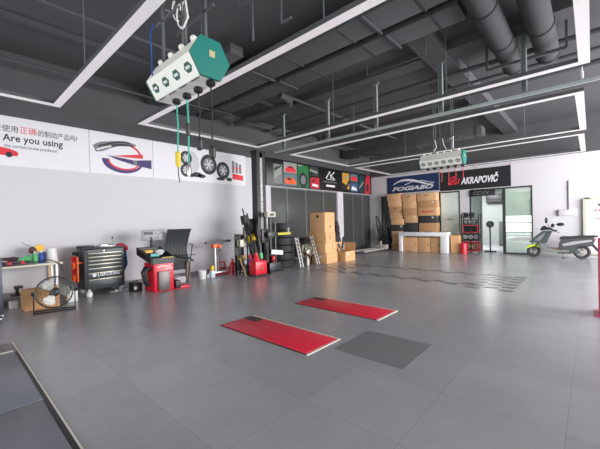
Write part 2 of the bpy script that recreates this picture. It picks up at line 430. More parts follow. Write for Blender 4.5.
# ------------------------------------------------------------------ hose reel boxes
def reel_box(label, xr, L, yc, zc, R, k, hoses):
    t = thing('hose_reel_box', label, 'hose reel', (xr - L / 2, yc, zc))
    hexp = [(yc + R * math.cos(PI / 3 * i), zc + R * math.sin(PI / 3 * i)) for i in range(6)]
    def hx(x0, x1, s):
        mb = MB(); mb.prism([(x0, yc + (y - yc) * s, zc + (z - zc) * s) for y, z in hexp], (x1 - x0, 0, 0)); return mb
    hx(xr - L + .03, xr - .03, 1).build('housing', cream, t)
    ec = hx(xr - .03, xr, 1.015).build('end_cap', teal, t)
    MB().box(xr, xr + .006, yc - .02, yc + .04, zc + .01, zc + .07).build('rating_plate', mat('tin_plate', (190, 180, 140), .4, .4), ec)
    hx(xr - L, xr - L + .03, .985).build('end_cap', teal, t)
    step = (L - .06) / k
    for i in range(k):
        x = xr - L + .03 + step * (i + .5)
        # badge on the lower-front slanted... the slanted faces toward -y
        if True:
            nrm = Vector((0, -math.cos(PI / 6), -math.sin(PI / 6)))
            c = Vector((x, yc, zc)) + nrm * R * math.cos(PI / 6)
            up = Vector((0, -math.sin(PI / 6), math.cos(PI / 6)))
            pts = [c + Vector((1, 0, 0)) * math.cos(PI / 3 * q) * .062 * (1) + up * math.sin(PI / 3 * q) * .05 for q in range(6)]
            b = MB().prism(pts, nrm * .004).build('badge', tealE, t)
            c2 = c + nrm * .004
            q = [c2 + Vector((dx, 0, 0)) + up * dz for dx, dz in ((-.036, -.012), (.036, -.012), (.036, .014), (-.036, .014))]
            MB().prism(q, nrm * .002).build('badge_print', whitep, b)
        MB().box(x - step * .3, x + step * .3, yc - R * .45, yc - R * .40, zc - R * math.cos(PI / 6) - .004, zc - R * math.cos(PI / 6) + .004).build('slot', blkg, t)
        MB().lathe([(.022, 0), (.03, .02), (.03, .035), (.018, .05)], (x, yc - R * .45, zc + R * math.cos(PI / 6) - .003), 12).build('top_lug', cream, t)
        zb = zc - R * math.cos(PI / 6)
        hx_, hy_ = x + step * .35, yc + R * .15
        o = MB().lathe([(.035, 0), (.045, -.02), (.045, -.04), (.02, -.06)], (hx_, hy_, zb), 14).build('outlet', blk, t)
        hz = hoses[i]
        if hz:
            m, ln, end = hz
            a = MB().tube([(hx_, hy_, zb - .05), (hx_ + .01, hy_ + .005, zb - ln * .5), (hx_, hy_, zb - ln)], .008 if k == 4 else .007, 8).build('hose', m, t)
            z = zb - ln
            if end == 'gun':
                MB().lathe([(.012, 0), (.03, -.02), (.026, -.15), (.015, -.17)], (hx_, hy_, z), 12).build('handle', yel, a)
                MB().tube([(hx_, hy_, z - .16), (hx_, hy_, z - .25), (hx_ + .03, hy_, z - .34)], .006, 6).build('nozzle', blkg, a)
            elif end == 'plug':
                MB().lathe([(.01, 0), (.022, -.02), (.022, -.1), (.01, -.14)], (hx_, hy_, z), 12).build('coupler', alu, a)
                MB().lathe([(.012, 0), (.022, -.01), (.02, -.13), (.012, -.14)], (hx_, hy_, zb - ln * .42), 12).build('stopper', blk, a)
            elif end == 'sock':
                MB().lathe([(.012, 0), (.032, -.02), (.032, -.1), (.02, -.12)], (hx_, hy_, z), 12).build('socket', blk, a)
    return t
T1 = reel_box('cream hose reel box with teal ends, the nearer one hanging at upper left', -2.6, .94, 1.71, 3.03, .205, 4,
         [(tealh, .56, 'gun'), (tealh, .72, 'plug'), (mat('black_cable', (36, 38, 38), .5), .5, 'sock'), (mat('black_cable', (36, 38, 38), .5), .62, 'sock')])
# its hanger frame
w = MB()
for x in (-3.3, -2.85):
    for y in (1.6, 1.82): w.bar((x, y, 3.2), (x, y, ZC), .025)
w.bar((-3.45, 1.6, 3.62), (-2.7, 1.6, 3.62), .025); w.bar((-3.45, 1.82, 3.62), (-2.7, 1.82, 3.62), .025)
w.bar((-3.3, 1.6, 3.75), (-3.3, 1.82, 3.75), .025); w.bar((-2.85, 1.6, 3.75), (-2.85, 1.82, 3.75), .025)
w.build('hanging_frame', mat('dull_steel_frame', (96, 98, 100), .5, .3), T1)
w = MB()
for cx, cz, r in ((-2.95, 3.52, .09), (-3.05, 3.62, .07), (-2.86, 3.55, .05)):
    w.tube([(cx + r * math.cos(a * .5), 1.56 + .01 * a, cz + r * 1.1 * math.sin(a * .5)) for a in range(0, 10)], .007, 6)
w.tube([(-2.95, 1.6, 3.9), (-2.85, 1.56, 3.7), (-2.8, 1.58, 3.6), (-2.76, 1.58, 3.42), (-2.84, 1.58, 3.36), (-2.92, 1.6, 3.4)], .009, 6)
w.build('loose_cable', white, T1)
MB().tube([(-3.42, 1.55, 3.62), (-3.38, 1.5, 3.45), (-3.36, 1.5, 3.3), (-3.4, 1.52, 3.1), (-3.42, 1.54, 2.98)], .008, 6).build('feed_hose', blue, T1)
for pts, lb in (([( -3.0, 2.35, ZC), (-3.0, 2.35, 4.0), (-2.75, 2.35, 3.95), (-2.75, 2.35, 3.5)], 'grey bent conduit dropping beside the nearer reel box'),
                ([(-2.9, 2.6, 4.6), (-2.55, 2.6, 4.55), (-2.55, 2.6, 3.72), (-2.4, 2.6, 3.72)], 'longer grey bent conduit right of the nearer reel box')):
    pipe(lb, pts, .014, mat('dull_steel_frame', (96, 98, 100), .5, .3))
redh = mat('red_hose', (214, 50, 70), .5)
T2 = reel_box('cream hose reel box with teal ends, the farther one before the banners', -2.4, 1.12, 9.0, 3.06, .2, 6,
         [None, None, (redh, .42, None), (redh, .5, None), (redh, .46, None), (redh, .36, None)])
w = MB()
for x in (-3.15, -2.7):
    for y in (8.92, 9.08): w.bar((x, y, 3.23), (x, y, ZC), .03)
w.bar((-3.4, 8.92, 3.62), (-2.5, 8.92, 3.62), .03); w.bar((-3.4, 9.08, 3.62), (-2.5, 9.08, 3.62), .03)
w.build('hanging_frame', mat('dull_steel_frame', (96, 98, 100), .5, .3), T2)
w = MB(); w.tube([(-3.1, 8.9, 3.6), (-3.05, 8.88, 3.4), (-3.12, 8.88, 3.3)], .012, 6); w.tube([(-2.9, 8.9, 3.6), (-2.86, 8.86, 3.42), (-2.8, 8.88, 3.3)], .01, 6); w.tube([(-2.72, 8.9, 3.55), (-2.62, 8.86, 3.6), (-2.64, 8.88, 3.3)], .01, 6)
w.build('loose_cable', white, T2)

# ------------------------------------------------------------------ prints on the left wall
W = -8.8
def sheet(name, label, u0, u1, v0, v1, m, side='L', base=W, group=None, cat='banner'):
    x, y, z = pt(side, base, (u0 + u1) / 2, v0, 0)
    t = thing(name, label, cat, (x, y, z))
    poly(side, base, rectp(u0, u1, v0, v1), .004, .016).build('sheet', m, t)
    return t
t = sheet('wall_banner', 'long white wall banner with Chinese line and the words Are you using', -2.2, 2.39, 2.77, 3.78, whitep)
D = .016
text('在使用', 'lettering', t, blackp, 'L', W, .74, 1.12, 3.46, 3.60, D)
text('正确', 'red_lettering', t, redp, 'L', W, 1.15, 1.42, 3.46, 3.61, D)
text('的制动产品吗?', 'lettering', t, blackp, 'L', W, 1.45, 2.16, 3.45, 3.59, D)
text('Are you using', 'lettering', t, blackp, 'L', W, .88, 1.88, 3.23, 3.42, D, bold=.014)
text('the correct brake products?', 'lettering', t, blackp, 'L', W, .9, 1.78, 3.13, 3.215, D)
car = poly('L', W, [(.3, 2.98), (1.1, 2.98), (1.12, 3.04), (1.09, 3.08), (.98, 3.12), (.85, 3.14), (.72, 3.2), (.5, 3.22), (.3, 3.2)], D, D + .003).build('printed_red_car', redp, t)
poly('L', W, ell(.97, 3.0, .055, .055), D + .003, D + .005).build('printed_wheel', blackp, car)
poly('L', W, [(.72, 3.12), (.84, 3.125), (.74, 3.18), (.6, 3.19)], D + .003, D + .005).build('printed_window', blackp, car)

t = sheet('wall_banner', 'wall banner with a headlamp over a red and purple swoosh', 2.4, 3.88, 2.77, 3.78, whitep)
# curved headlamp
A = [(2.5 + .95 * i / 12, 3.36 + .22 * math.sin(PI * (i / 12) * .62)) for i in range(13)]
stroke('L', W, A, [.16, .2, .22, .2, .17, .16, .14, .13, .13, .12, .1, .08, .04], D, D + .002).build('printed_headlamp', greyp, t)
stroke('L', W, [(u, v + .03) for u, v in A[1:11]], .04, D + .002, D + .004).build('printed_headlamp_shadow', blackp, t)
stroke('L', W, [(u, v - .03) for u, v in A[3:12]], .05, D + .002, D + .004).build('printed_trim', blackp, t)
stroke('L', W, [(u + .05, v - .02) for u, v in A[0:5]], .035, D + .003, D + .005).build('printed_highlight', white, t)
lo = ell(3.16, 3.14, .44, .27, 26, PI * .98, PI * 1.98)
stroke('L', W, lo, [.13 - .09 * i / (len(lo) - 1) for i in range(len(lo))], D, D + .002).build('printed_arc', purp, t)
stroke('L', W, ell(3.17, 3.145, .37, .22, 26, PI * .98, PI * 1.98), .04, D + .002, D + .004).build('printed_red_arc', redp, t)
stroke('L', W, ell(3.1, 3.28, .46, .3, 14, PI * .04, PI * .36), .05, D, D + .002).build('printed_arc', redp, t)
poly('L', W, [(2.72, 3.21), (3.3, 3.31), (3.62, 3.36), (3.62, 3.25), (3.2, 3.235), (2.9, 3.24)], D + .004, D + .006).build('printed_red_blade', redp, t)
poly('L', W, [(2.76, 3.24), (3.4, 3.18), (3.84, 3.24), (3.84, 3.0), (3.4, 3.06), (3.0, 3.15)], D + .004, D + .006).build('printed_purple_blade', purp, t)
poly('L', W, [(3.38, 3.17), (3.47, 3.18), (3.47, 3.06), (3.38, 3.08)], D + .006, D + .008).build('printed_grey_block', greyp, t)

t = sheet('wall_banner', 'wall banner showing a row of printed wheels and brake parts', 3.89, 7.04, 2.77, 3.78, whitep)
def wheel_print(u, v, r):
    a = poly('L', W, ell(u, v, r * .92, r), D + .001, D + .003).build('printed_tyre', blackp, t)
    poly('L', W, ell(u, v, r * .6, r * .66), D + .003, D + .005).build('printed_rim', greyp, a)
    m = MB()
    for k in range(6):
        an = PI / 3 * k
        stroke('L', W, [(u, v), (u + r * .5 * math.cos(an), v + r * .56 * math.sin(an))], .03, D + .005, D + .006, m)
    m.build('printed_spokes', white, a)
poly('L', W, ell(4.98, 3.32, .3, .34), D, D + .0015).build('printed_disc', mat('pale_grey_print', (196, 196, 200), .5), t)
for u, v, r in ((4.85, 3.44, .2), (4.84, 3.08, .19), (5.6, 3.33, .31), (6.12, 3.2, .27)): wheel_print(u, v, r)
m = MB()
for u, v, a, b in ((5.2, 2.98, .16, .08), (5.35, 2.95, .14, .06), (5.02, 2.95, .1, .06), (6.02, 2.92, .16, .05), (6.35, 2.93, .12, .06)):
    poly('L', W, ell(u, v, a, b, 9), D, D + .002, m)
m.build('printed_calipers', blackp, t)
m = MB()
for u in (6.52, 6.66, 6.8): poly('L', W, rectp(u - .05, u + .05, 3.16, 3.56 - (u - 6.5) * .3), D, D + .002, m)
m.build('printed_shocks', greyp, t)
m = MB()
for u in (6.52, 6.66, 6.8): poly('L', W, rectp(u - .055, u + .055, 3.3, 3.34), D + .002, D + .004, m)
poly('L', W, [(6.48, 2.95), (6.92, 2.93), (6.92, 3.1), (6.48, 3.14)], D, D + .002, m)
m.build('printed_red_blocks', redp, t)

# ------------------------------------------------------------------ black fascia sign over the storefront
FB = W
t = thing('fascia_sign', 'long black sign board with eight car pictures above the dark glass panels', 'sign', (FB, 11.7, 2.86))
MB().box(FB, FB + .06, 7.95, 15.48, 2.86, 3.87, .006).build('board', mat('black_sign_board', (22, 22, 24), .4), t)
B = FB + .06
def pic(u0, u1, v0, v1, m): return poly('L', B, rectp(u0, u1, v0, v1), 0, .004).build('picture', m, t)
def on(parent, pts, nm, m, k=1): return poly('L', B, pts, .004 * k, .004 * k + .003).build(nm, m, parent)
pg = mat('picture_grey', (120, 126, 124), .5); lt = mat('picture_pale', (146, 152, 146), .5); og = mat('picture_orange', (226, 96, 40), .5)
gg = mat('picture_green', (34, 112, 60), .5); yy = mat('picture_amber', (196, 146, 56), .5); sk = mat('picture_sky', (92, 118, 128), .5)
p = pic(8.3, 8.76, 2.95, 3.68, pg); on(p, [(8.32, 3.1), (8.7, 3.35), (8.72, 3.62), (8.34, 3.5)], 'printed_car', lt); on(p, [(8.34, 3.52), (8.7, 3.66), (8.7, 3.6), (8.34, 3.4)], 'printed_stripe', blackp, 2)
p = pic(8.84, 9.58, 3.4, 3.82, lt); on(p, [(8.95, 3.44), (9.5, 3.44), (9.52, 3.56), (9.35, 3.68), (9.1, 3.68), (8.93, 3.56)], 'printed_red_car', redp); on(p, [(9.08, 3.6), (9.36, 3.6), (9.3, 3.66), (9.12, 3.66)], 'printed_window', blackp, 2)
p = pic(8.84, 9.58, 2.92, 3.37, sk); on(p, [(8.88, 2.98), (9.5, 2.98), (9.54, 3.1), (9.4, 3.2), (9.1, 3.26), (8.88, 3.14)], 'printed_orange_car', og); on(p, [(9.0, 3.14), (9.3, 3.12), (9.2, 3.22), (9.05, 3.23)], 'printed_window', blackp, 2)
p = pic(9.64, 10.3, 2.9, 3.8, gg); on(p, ell(9.95, 3.2, .26, .3), 'printed_wheel', blackp); on(p, [(9.64, 3.7), (10.0, 3.8), (9.64, 3.8)], 'printed_sky', lt); on(p, ell(9.95, 3.2, .15, .18), 'printed_rim', greyp, 2)
p = pic(10.38, 10.95, 3.42, 3.82, mat('picture_dark', (50, 54, 54), .5)); on(p, [(10.4, 3.7), (10.9, 3.62), (10.9, 3.54), (10.4, 3.6)], 'printed_light_line', lt); on(p, ell(10.5, 3.52, .09, .09), 'printed_wheel', blackp, 2)
p = pic(10.42, 11.0, 2.9, 3.36, mat('picture_red', (190, 34, 50), .5)); on(p, [(10.5, 3.0), (10.9, 2.96), (10.92, 3.06), (10.56, 3.1)], 'printed_lamp', whitep); on(p, [(10.42, 3.3), (10.6, 3.36), (10.42, 3.36)], 'printed_shadow', blackp); on(p, ell(10.62, 3.22, .07, .06), 'printed_wheel', blackp, 2)
p = pic(12.75, 13.35, 3.02, 3.78, yy); on(p, [(12.75, 3.3), (13.1, 3.2), (13.35, 3.5), (13.35, 3.3), (13.1, 3.02), (12.75, 3.02)], 'printed_shadow', blackp); on(p, [(12.95, 3.55), (13.3, 3.68), (13.3, 3.6), (12.95, 3.48)], 'printed_lamp', lt)
p = pic(13.45, 14.1, 3.42, 3.8, sk); on(p, [(13.5, 3.46), (14.05, 3.46), (14.05, 3.58), (13.8, 3.7), (13.55, 3.64)], 'printed_red_car', redp)
p = pic(13.45, 14.1, 2.92, 3.36, mat('picture_blue', (60, 92, 132), .5)); on(p, [(13.5, 3.0), (14.05, 2.98), (13.95, 3.12), (13.6, 3.2)], 'printed_white_car', whitep)
p = pic(14.2, 14.7, 2.92, 3.8, mat('picture_deep_teal', (26, 60, 66), .5)); on(p, [(14.25, 3.1), (14.65, 3.4), (14.65, 3.5), (14.25, 3.2)], 'printed_stripe', lt)
p = pic(14.8, 15.32, 2.88, 3.84, mat('picture_red', (190, 34, 50), .5)); on(p, ell(15.05, 3.2, .12, .2), 'printed_wheel', blackp); on(p, [(14.8, 3.84), (14.95, 3.84), (14.8, 3.4)], 'printed_shadow', blackp)
# AK monogram
e = MB()
stroke('L', B, [(11.5, 3.4), (11.78, 3.72), (11.86, 3.4)], .055, 0, .006, e)
stroke('L', B, [(12.12, 3.72), (11.86, 3.54), (12.16, 3.38)], .055, 0, .006, e)
stroke('L', B, [(11.56, 3.36), (12.16, 3.36)], .02, 0, .006, e)
e.build('monogram', white, t)
text('AOKELITE AUTO', 'lettering', t, white, 'L', B, 11.28, 12.3, 3.2, 3.27, 0) if False else stroke('L', B, [(11.3, 3.24), (12.3, 3.24)], .035, 0, .005).build('small_line_of_lettering', greyp, t)
poly('L', B, rectp(11.5, 12.15, 3.03, 3.12), 0, .005).build('white_tab', white, t)

# ------------------------------------------------------------------ banners on the far wall
F = YW
t = sheet('wall_banner', 'dark blue banner with a silver car outline and italic lettering', -7.84, -5.24, 2.82, 3.64, navy, 'F', F)
text('FOGIABO', 'lettering', t, whitep, 'F', F, -7.55, -5.5, 2.93, 3.13, .016, shear=.35, bold=.03)
ar = [(-7.62 + 2.1 * i / 16, 3.14 + .3 * math.sin(PI * min(1, (i / 16) * 1.12) ** .75)) for i in range(17)]
stroke('F', F, ar[1:], [.03 + .08 * math.sin(PI * i / 15) for i in range(16)], .016, .019).build('car_outline', whitep, t)
stroke('F', F, [(-6.9, 3.2), (-6.5, 3.33), (-6.0, 3.34), (-5.6, 3.22), (-5.45, 3.2)], .03, .019, .022).build('window_outline', whitep, t)
t = sheet('wall_banner', 'black banner with a red emblem and white slanted name lettering', -5.2, -2.42, 2.75, 3.6, fabricblack, 'F', F)
text('AKRAPOVIČ', 'lettering', t, whitep, 'F', F, -4.3, -2.86, 2.98, 3.38, .016, shear=.25, bold=.035)
e = MB(); r_ = []
stroke('F', F, [(-4.82, 3.06), (-4.7, 3.12), (-4.62, 3.2), (-4.78, 3.22), (-4.66, 3.34), (-4.5, 3.36)], .06, .016, .02, e)
stroke('F', F, [(-4.56, 3.3), (-4.62, 3.1), (-4.54, 3.02), (-4.42, 3.06), (-4.36, 3.26)], .06, .016, .02, e)
poly('F', F, [(-4.86, 3.0), (-4.62, 3.0), (-4.7, 3.08)], .016, .02, e)
e.build('emblem', redp, t)
m = MB()
for x in (-5.2, -3.7, -2.44): m.tube([(x, F - .02, 3.6), (x + .01, F - .02, 3.68)], .01, 6)
m.build('tie_cord', redh, t)
# sign over the opening
t = thing('door_sign', 'small black light sign over the open glass doorway', 'sign', (-3.35, 15.4, 2.42))
MB().box(-3.92, -2.98, 15.42, 15.49, 2.42, 2.68, .004).build('case', blk, t)
text('CCVV', 'lettering', t, mat('dim_sign_print', (120, 126, 124), .5), 'F', 15.42, -3.8, -3.2, 2.48, 2.62, 0)

# ------------------------------------------------------------------ floor: lift plates, inlay, platform
for y0, y1, lb in ((2.72, 3.34, 'red steel lift plate set in the floor, nearer one'), (4.33, 4.97, 'red steel lift plate set in the floor, farther one')):
    t = thing('lift_plate', lb, 'lift plate', (-3.25, (y0 + y1) / 2, 0))
    MB().box(-4.06, -2.42, y0 + .02, y1 - .02, 0, .012, .003).build('plate', redmat, t)
    MB().box(-4.04, -3.78, y1 - .2, y1 - .04, .012, .015).build('anti_slip_pad', mat('worn_dark_pad', (70, 56, 58), .7, var=.3, scale=20), t)
    f = MB(); f.box(-4.09, -2.38, y1, y1 + .022, 0, .01); f.box(-2.4, -2.38, y0, y1, 0, .01)
    f.build('edge_strip', mat('pale_edge_strip', (214, 208, 196), .5), t)
    f = MB(); f.box(-4.09, -2.4, y0, y0 + .018, 0, .005); f.box(-4.09, -4.065, y0 + .018, y1, 0, .005)
    f.build('pit_gap', blk, t)
m = MB(); q = .3
def ck(x, y): m.box(x, x + .25, y, y + .16, 0, .003)
k = 0
x = -5.55
while x < -2.1:
    for r in range(2):
        if (k + r) % 2 == 0:
            ck(x, 9.3 + r * .19)
            ck(x, 7.75 + r * .19)
    x += q; k += 1
for i in range(3):
    for j in range(11):
        if (i + j) % 2 == 0: ck(-2.05 + i * q, 7.6 + j * .19)
        if (i + j) % 2 == 0: ck(-6.45 + i * q, 7.6 + j * .19)
dthing('checker_inlay', 'rectangle of small black tiles checkered into the far floor', 'floor inlay', m, mat('black_floor_tile', (84, 85, 88), .35))
dthing('floor_tile', 'single darker grey floor tile to the right of the nearer red plate', 'floor tile', MB().box(-2.27, -1.42, 3.06, 3.87, 0, .0025), mat('dark_floor_tile', (120, 120, 123), .35, var=.12, scale=3))
t = thing('lift_platform', 'long flush steel drive on platform at the lower left corner', 'platform', (-4, -.4, 0))
plat = mat('grey_platform_steel', (112, 116, 128), .34, var=.15, scale=3)
MB().box(-5.2, -3.55, -1.2, .565, .0, .02, .004).build('deck_plate', plat, t)
MB().box(-3.535, 1.0, -1.2, .56, .0, .02, .004).build('deck_plate', plat, t)
g = MB().box(-5.62, -5.22, -1.2, .56, 0, .02)
for i in range(14):
    for j in range(8): g.box(-5.6 + j * .046, -5.575 + j * .046, .5 - i * .12, .55 - i * .12, .02, .024)
g.build('tread_plate', mat('tread_steel', (120, 120, 118), .4, .3), t)
MB().box(-5.21, 1.0, .568, .6, 0, .006).build('side_gap', blk, t)
MB().box(-5.66, 1.0, .60, .613, 0, .01).build('edge_strip', mat('pale_edge_strip', (206, 200, 184), .5), t)
MB().box(-5.222, -5.198, -1.2, .56, 0, .025).build('cross_strip', mat('pale_edge_strip', (206, 200, 184), .5), t)

# ------------------------------------------------------------------ left wall: cabinet edge, workbench
t = thing('tool_trolley', 'dark blue steel trolley cut off by the left edge of the photo', 'trolley', (-7.2, .2, 0))
MB().box(-7.5, -6.9, -.3, .64, .14, 1.03, .01).build('body', mat('dark_blue_metal', (44, 50, 70), .4), t)
for z in (.2, .45, .68): MB().box(-6.9, -6.88, -.27, .58, z, z + .2, .004).build('drawer', red if z == .2 else blkg, t)
for x, y in ((-7.42, -.2), (-7.0, -.2), (-7.42, .62), (-7.02, .62)):
    c = MB().lathe([(.05, -.018), (.06, -.01), (.06, .01), (.05, .018)], (x, y, .06), 16, 'y').build('caster', chrome, t)
    MB().box(x - .02, x + .02, y - .03, y + .03, .1, .14).build('caster_fork', alu, c)
t = thing('workbench', 'long pale topped workbench against the left wall', 'workbench', (-8.4, .3, 0))
MB().box(-8.76, -8.1, -1.2, 1.68, .745, .785, .004).build('worktop', mat('bench_top', (214, 206, 186), .45, var=.08), t)
MB().box(-8.74, -8.14, -1.2, 1.0, .17, .2).build('lower_shelf', mat('bench_shelf', (150, 145, 145), .5), t)
for x, y, mm in ((-8.7, -1.15, alu), (-8.18, -1.15, alu), (-8.7, 1.6, alu), (-8.18, 1.46, wood), (-8.16, 1.58, alu)):
    MB().box(x - .02, x + .03, y - .02, y + .02, 0, .745).build('leg', mm, t)
MB().box(-8.2, -8.16, .95, .99, 0, .745).build('leg', alu, t) if False else None
# things on the bench
t = thing('spray_gun_tray', 'flat black tray with red capped jars at the left end of the workbench', 'tray', (-8.3, .85, .785))
MB().box(-8.5, -8.14, .5, 1.24, .785, .83, .006).build('tray', blk, t)
for y in (.86, 1.05): MB().lathe([(.035, 0), (.038, .01), (.038, .05), (.03, .06)], (-8.15, y, .81), 14).build('jar', mat('deep_pink', (200, 50, 70), .4), t)
dthing('rag_heap', 'heap of dark rags and gloves lying on the black tray', 'rags', MB().ball((-8.34, .72, .9), .1, 1, 1.4, .5).ball((-8.32, .93, .9), .09, 1, 1.2, .5).ball((-8.3, .82, .91), .07, 1, 1, .6).rough(.012), mat('dark_rag', (78, 52, 60), .9, var=.5, scale=20))
dthing('grey_cloth', 'pale grey cloth crumpled at the left end of the workbench', 'cloth', MB().ball((-8.3, .76, .875), .06, 1, 1.5, .5).rough(.01), mat('pale_cloth', (176, 168, 164), .9))
dthing('bottle', 'green crumpled bag of cleaner lying beside the tray on the workbench', 'bottle', MB().ball((-8.28, 1.14, .9), .085, .8, .8, .8).ball((-8.28, 1.06, .88), .06, .9, 1.2, .6).rough(.008), grn)
def can(label, x, y, m, h=.2, r=.045, z0=.785):
    t = thing('spray_can', label, 'can', (x, y, z0))
    MB().lathe([(r * .9, 0), (r, .01), (r, h - .03), (r * .6, h), (r * .55, h + .01)], (x, y, z0), 16).build('body', m, t)
    MB().lathe([(r * .45, h + .01), (r * .45, h + .04), (r * .3, h + .045)], (x, y, z0), 12).build('cap', white, t)
can('light green can on the workbench beside the blue can', -8.3, 1.26, grn)
can('blue can on the workbench between green can and white cone', -8.3, 1.36, blue)
dthing('battery_pack', 'dark blue block standing beside the white cone on the workbench', 'battery', MB().box(-8.5, -8.38, 1.4, 1.48, .785, 1.0, .006), mat('deep_blue', (50, 60, 110), .5))
t = thing('air_gauge', 'small brass gauge tool standing above the cans with a thin rod', 'gauge', (-8.45, 1.3, .785))
MB().tube([(-8.45, 1.3, .785), (-8.45, 1.3, 1.02)], .012).build('stem', blkg, t)
MB().lathe([(.075, -.02), (.08, 0), (.075, .02)], (-8.45, 1.36, 1.08), 20, 'x').build('dial', goldm, t)
MB().ball((-8.42, 1.24, 1.05), .065, .7, 1, 1.1).rough(.006).build('knob', mat('dark_brown', (90, 52, 48), .5), t)
MB().tube([(-8.45, 1.25, 1.1), (-8.5, 1.08, 1.22)], .005, 6).build('rod', blkg, t)
dthing('cone_bucket', 'white cone shaped bucket upside down on the right end of the workbench', 'bucket', MB().lathe([(.105, 0), (.11, .015), (.085, .28), (.075, .29), (.01, .292)], (-8.38, 1.545, .785), 24), white)
dthing('air_hose', 'black hose looping over the right end of the workbench', 'hose', MB().tube([(-8.2, 1.1, .8), (-8.18, 1.3, .82), (-8.15, 1.42, .86), (-8.12, 1.5, .83), (-8.085, 1.58, .79), (-8.07, 1.64, .74), (-8.08, 1.66, .6)], .01, 8), blk)
# under the bench
t = thing('bench_vise', 'small black vise on the lower shelf left of the cardboard box', 'vise', (-8.3, .98, .2))
MB().box(-8.4, -8.2, .88, 1.08, .2, .23).box(-8.34, -8.26, .95, 1.0, .23, .36).box(-8.36, -8.24, .93, 1.06, .33, .38, .006).build('body', blk, t)
MB().tube([(-8.22, 1.02, .28), (-8.12, 1.06, .3)], .012).tube([(-8.12, 1.0, .3), (-8.12, 1.12, .3)], .006).build('screw_handle', chrome, t)
dthing('steel_tin', 'small white tin under the lower shelf near the left edge', 'tin', MB().box(-8.15, -8.0, .83, .95, 0, .14, .01), white)
def carton(label, x0, x1, y0, y1, z0, z1, m=None, rz=0, tp=True, group=None, name='cardboard_box', labelp=None, flaps=False):
    m = m or card; cx, cy = (x0 + x1) / 2, (y0 + y1) / 2; dx, dy, dz = (x1 - x0) / 2, (y1 - y0) / 2, z1 - z0
    t = thing(name, label, 'box', (cx, cy, z0), rz, group)
    if flaps:
        b = MB(); th = .008
        b.box(-dx, dx, -dy, dy, 0, th); b.box(-dx, -dx + th, -dy, dy, th, dz); b.box(dx - th, dx, -dy, dy, th, dz); b.box(-dx + th, dx - th, -dy, -dy + th, th, dz); b.box(-dx + th, dx - th, dy - th, dy, th, dz)
        b.build('body', m, t, local=True)
        MB().bar((-dx, 0, dz), (-dx - .08, 0, dz + .32), .005, dy * 2).build('flap', m, t, local=True)
        MB().bar((0, dy, dz), (0, dy + .06, dz + .3), dx * 2, .006).build('flap', m, t, local=True)
    else:
        MB().box(-dx, dx, -dy, dy, .001, dz, .008).build('body', m, t, local=True)
    if tp and not flaps:
        MB().box(-dx * .999, dx * .999, -.025, .025, dz - .0005, dz + .002).build('tape', tape, t, local=True)
        MB().box(dx, dx + .002, -.025, .025, dz - .08, dz).build('tape_end', tape, t, local=True)
    if labelp:
        nm, u, v, a, b2, mm, face = labelp
        if face == 'y': MB().box(u - a, u + a, -dy - .004, -dy, v - b2, v + b2).build(nm, mm, t, local=True)
        else: MB().box(dx, dx + .004, u - a, u + a, v - b2, v + b2).build(nm, mm, t, local=True)
    return t
carton('cardboard box on the floor behind the left side of the fan', -7.95, -7.56, .98, 1.5, 0, .36)
carton('small white box on the floor between fan and tool chest', -8.0, -7.75, 1.66, 1.84, 0, .22, white, tp=False, name='white_box')
# floor fan
Fx, Fy, Fz, R = -7.12, 1.34, .35, .268
t = thing('floor_fan', 'round black floor fan with chrome blades beside the workbench', 'fan', (Fx, Fy, 0), math.radians(-14))
tl = Matrix.Rotation(math.radians(-8), 4, 'Y')
def fm(mb, nm, m, parent=t): 
    bmesh.ops.transform(mb.bm, matrix=Matrix.Translation((0, 0, Fz)) @ tl, verts=mb.bm.verts); return mb.build(nm, m, parent, local=True)
g = MB()
g.torus((.04, 0, 0), R, .012, 'x', 40, 8); g.torus((-.05, 0, 0), R, .008, 'x', 40, 6)
for rr in (.07, .13, .19, .23): g.torus((.085 - rr * rr * .5, 0, 0), rr, .0022, 'x', 32, 4)
for k in range(30):
    a = 2 * PI * k / 30; c, s_ = math.cos(a), math.sin(a)
    g.tube([(.085, .04 * c, .04 * s_), (.075, .18 * c, .18 * s_), (.04, R * c, R * s_)], .0017, 4)
    g.tube([(.04, R * c, R * s_), (-.05, R * c, R * s_), (-.1, .1 * c, .1 * s_)], .0017, 4)
fm(g, 'guard', blkg)
fm(MB().lathe([(.055, -.0), (.06, .01), (.04, .02)], (.085, 0, 0), 20, 'x'), 'badge', blkg)
for k in range(3):
    b = MB(); a0 = 2 * PI * k / 3 + 2.2; pts = []
    for r0, w0 in ((.05, -.35), (.12, -.6), (.18, -.62), (.225, -.4), (.235, 0), (.215, .42), (.155, .5), (.1, .45), (.05, .4)):
        a = a0 + w0; pts.append((.02 - w0 * .05, r0 * math.cos(a), r0 * math.sin(a)))
    b.prism(pts, (.003, 0, 0)); fm(b, 'blade', mat('polished_blade', (214, 214, 206), .25, .7))
fm(MB().lathe([(.05, -.16), (.08, -.14), (.08, -.02), (.05, .01), (.03, .04)], (0, 0, 0), 20, 'x'), 'motor', blk)
s = MB()
for sy in (-1, 1):
    s.tube([(.04, sy * .295, .014), (-.16, sy * .295, .014)], .012, 8)
    s.tube([(-.02, sy * .295, .014), (-.01, sy * .295, Fz), (-.01, sy * .265, Fz)], .011, 8)
s.tube([(.04, -.295, .014), (.04, .295, .014)], .012, 8); s.tube([(-.16, -.295, .014), (-.16, .295, .014)], .012, 8)
s.build('stand', blk, t, local=True)
for sy in (-1, 1): MB().lathe([(.03, 0), (.03, .03)], (-.01, sy * .31 - .015, Fz), 10, 'y').build('tilt_knob', blk, t, local=True)

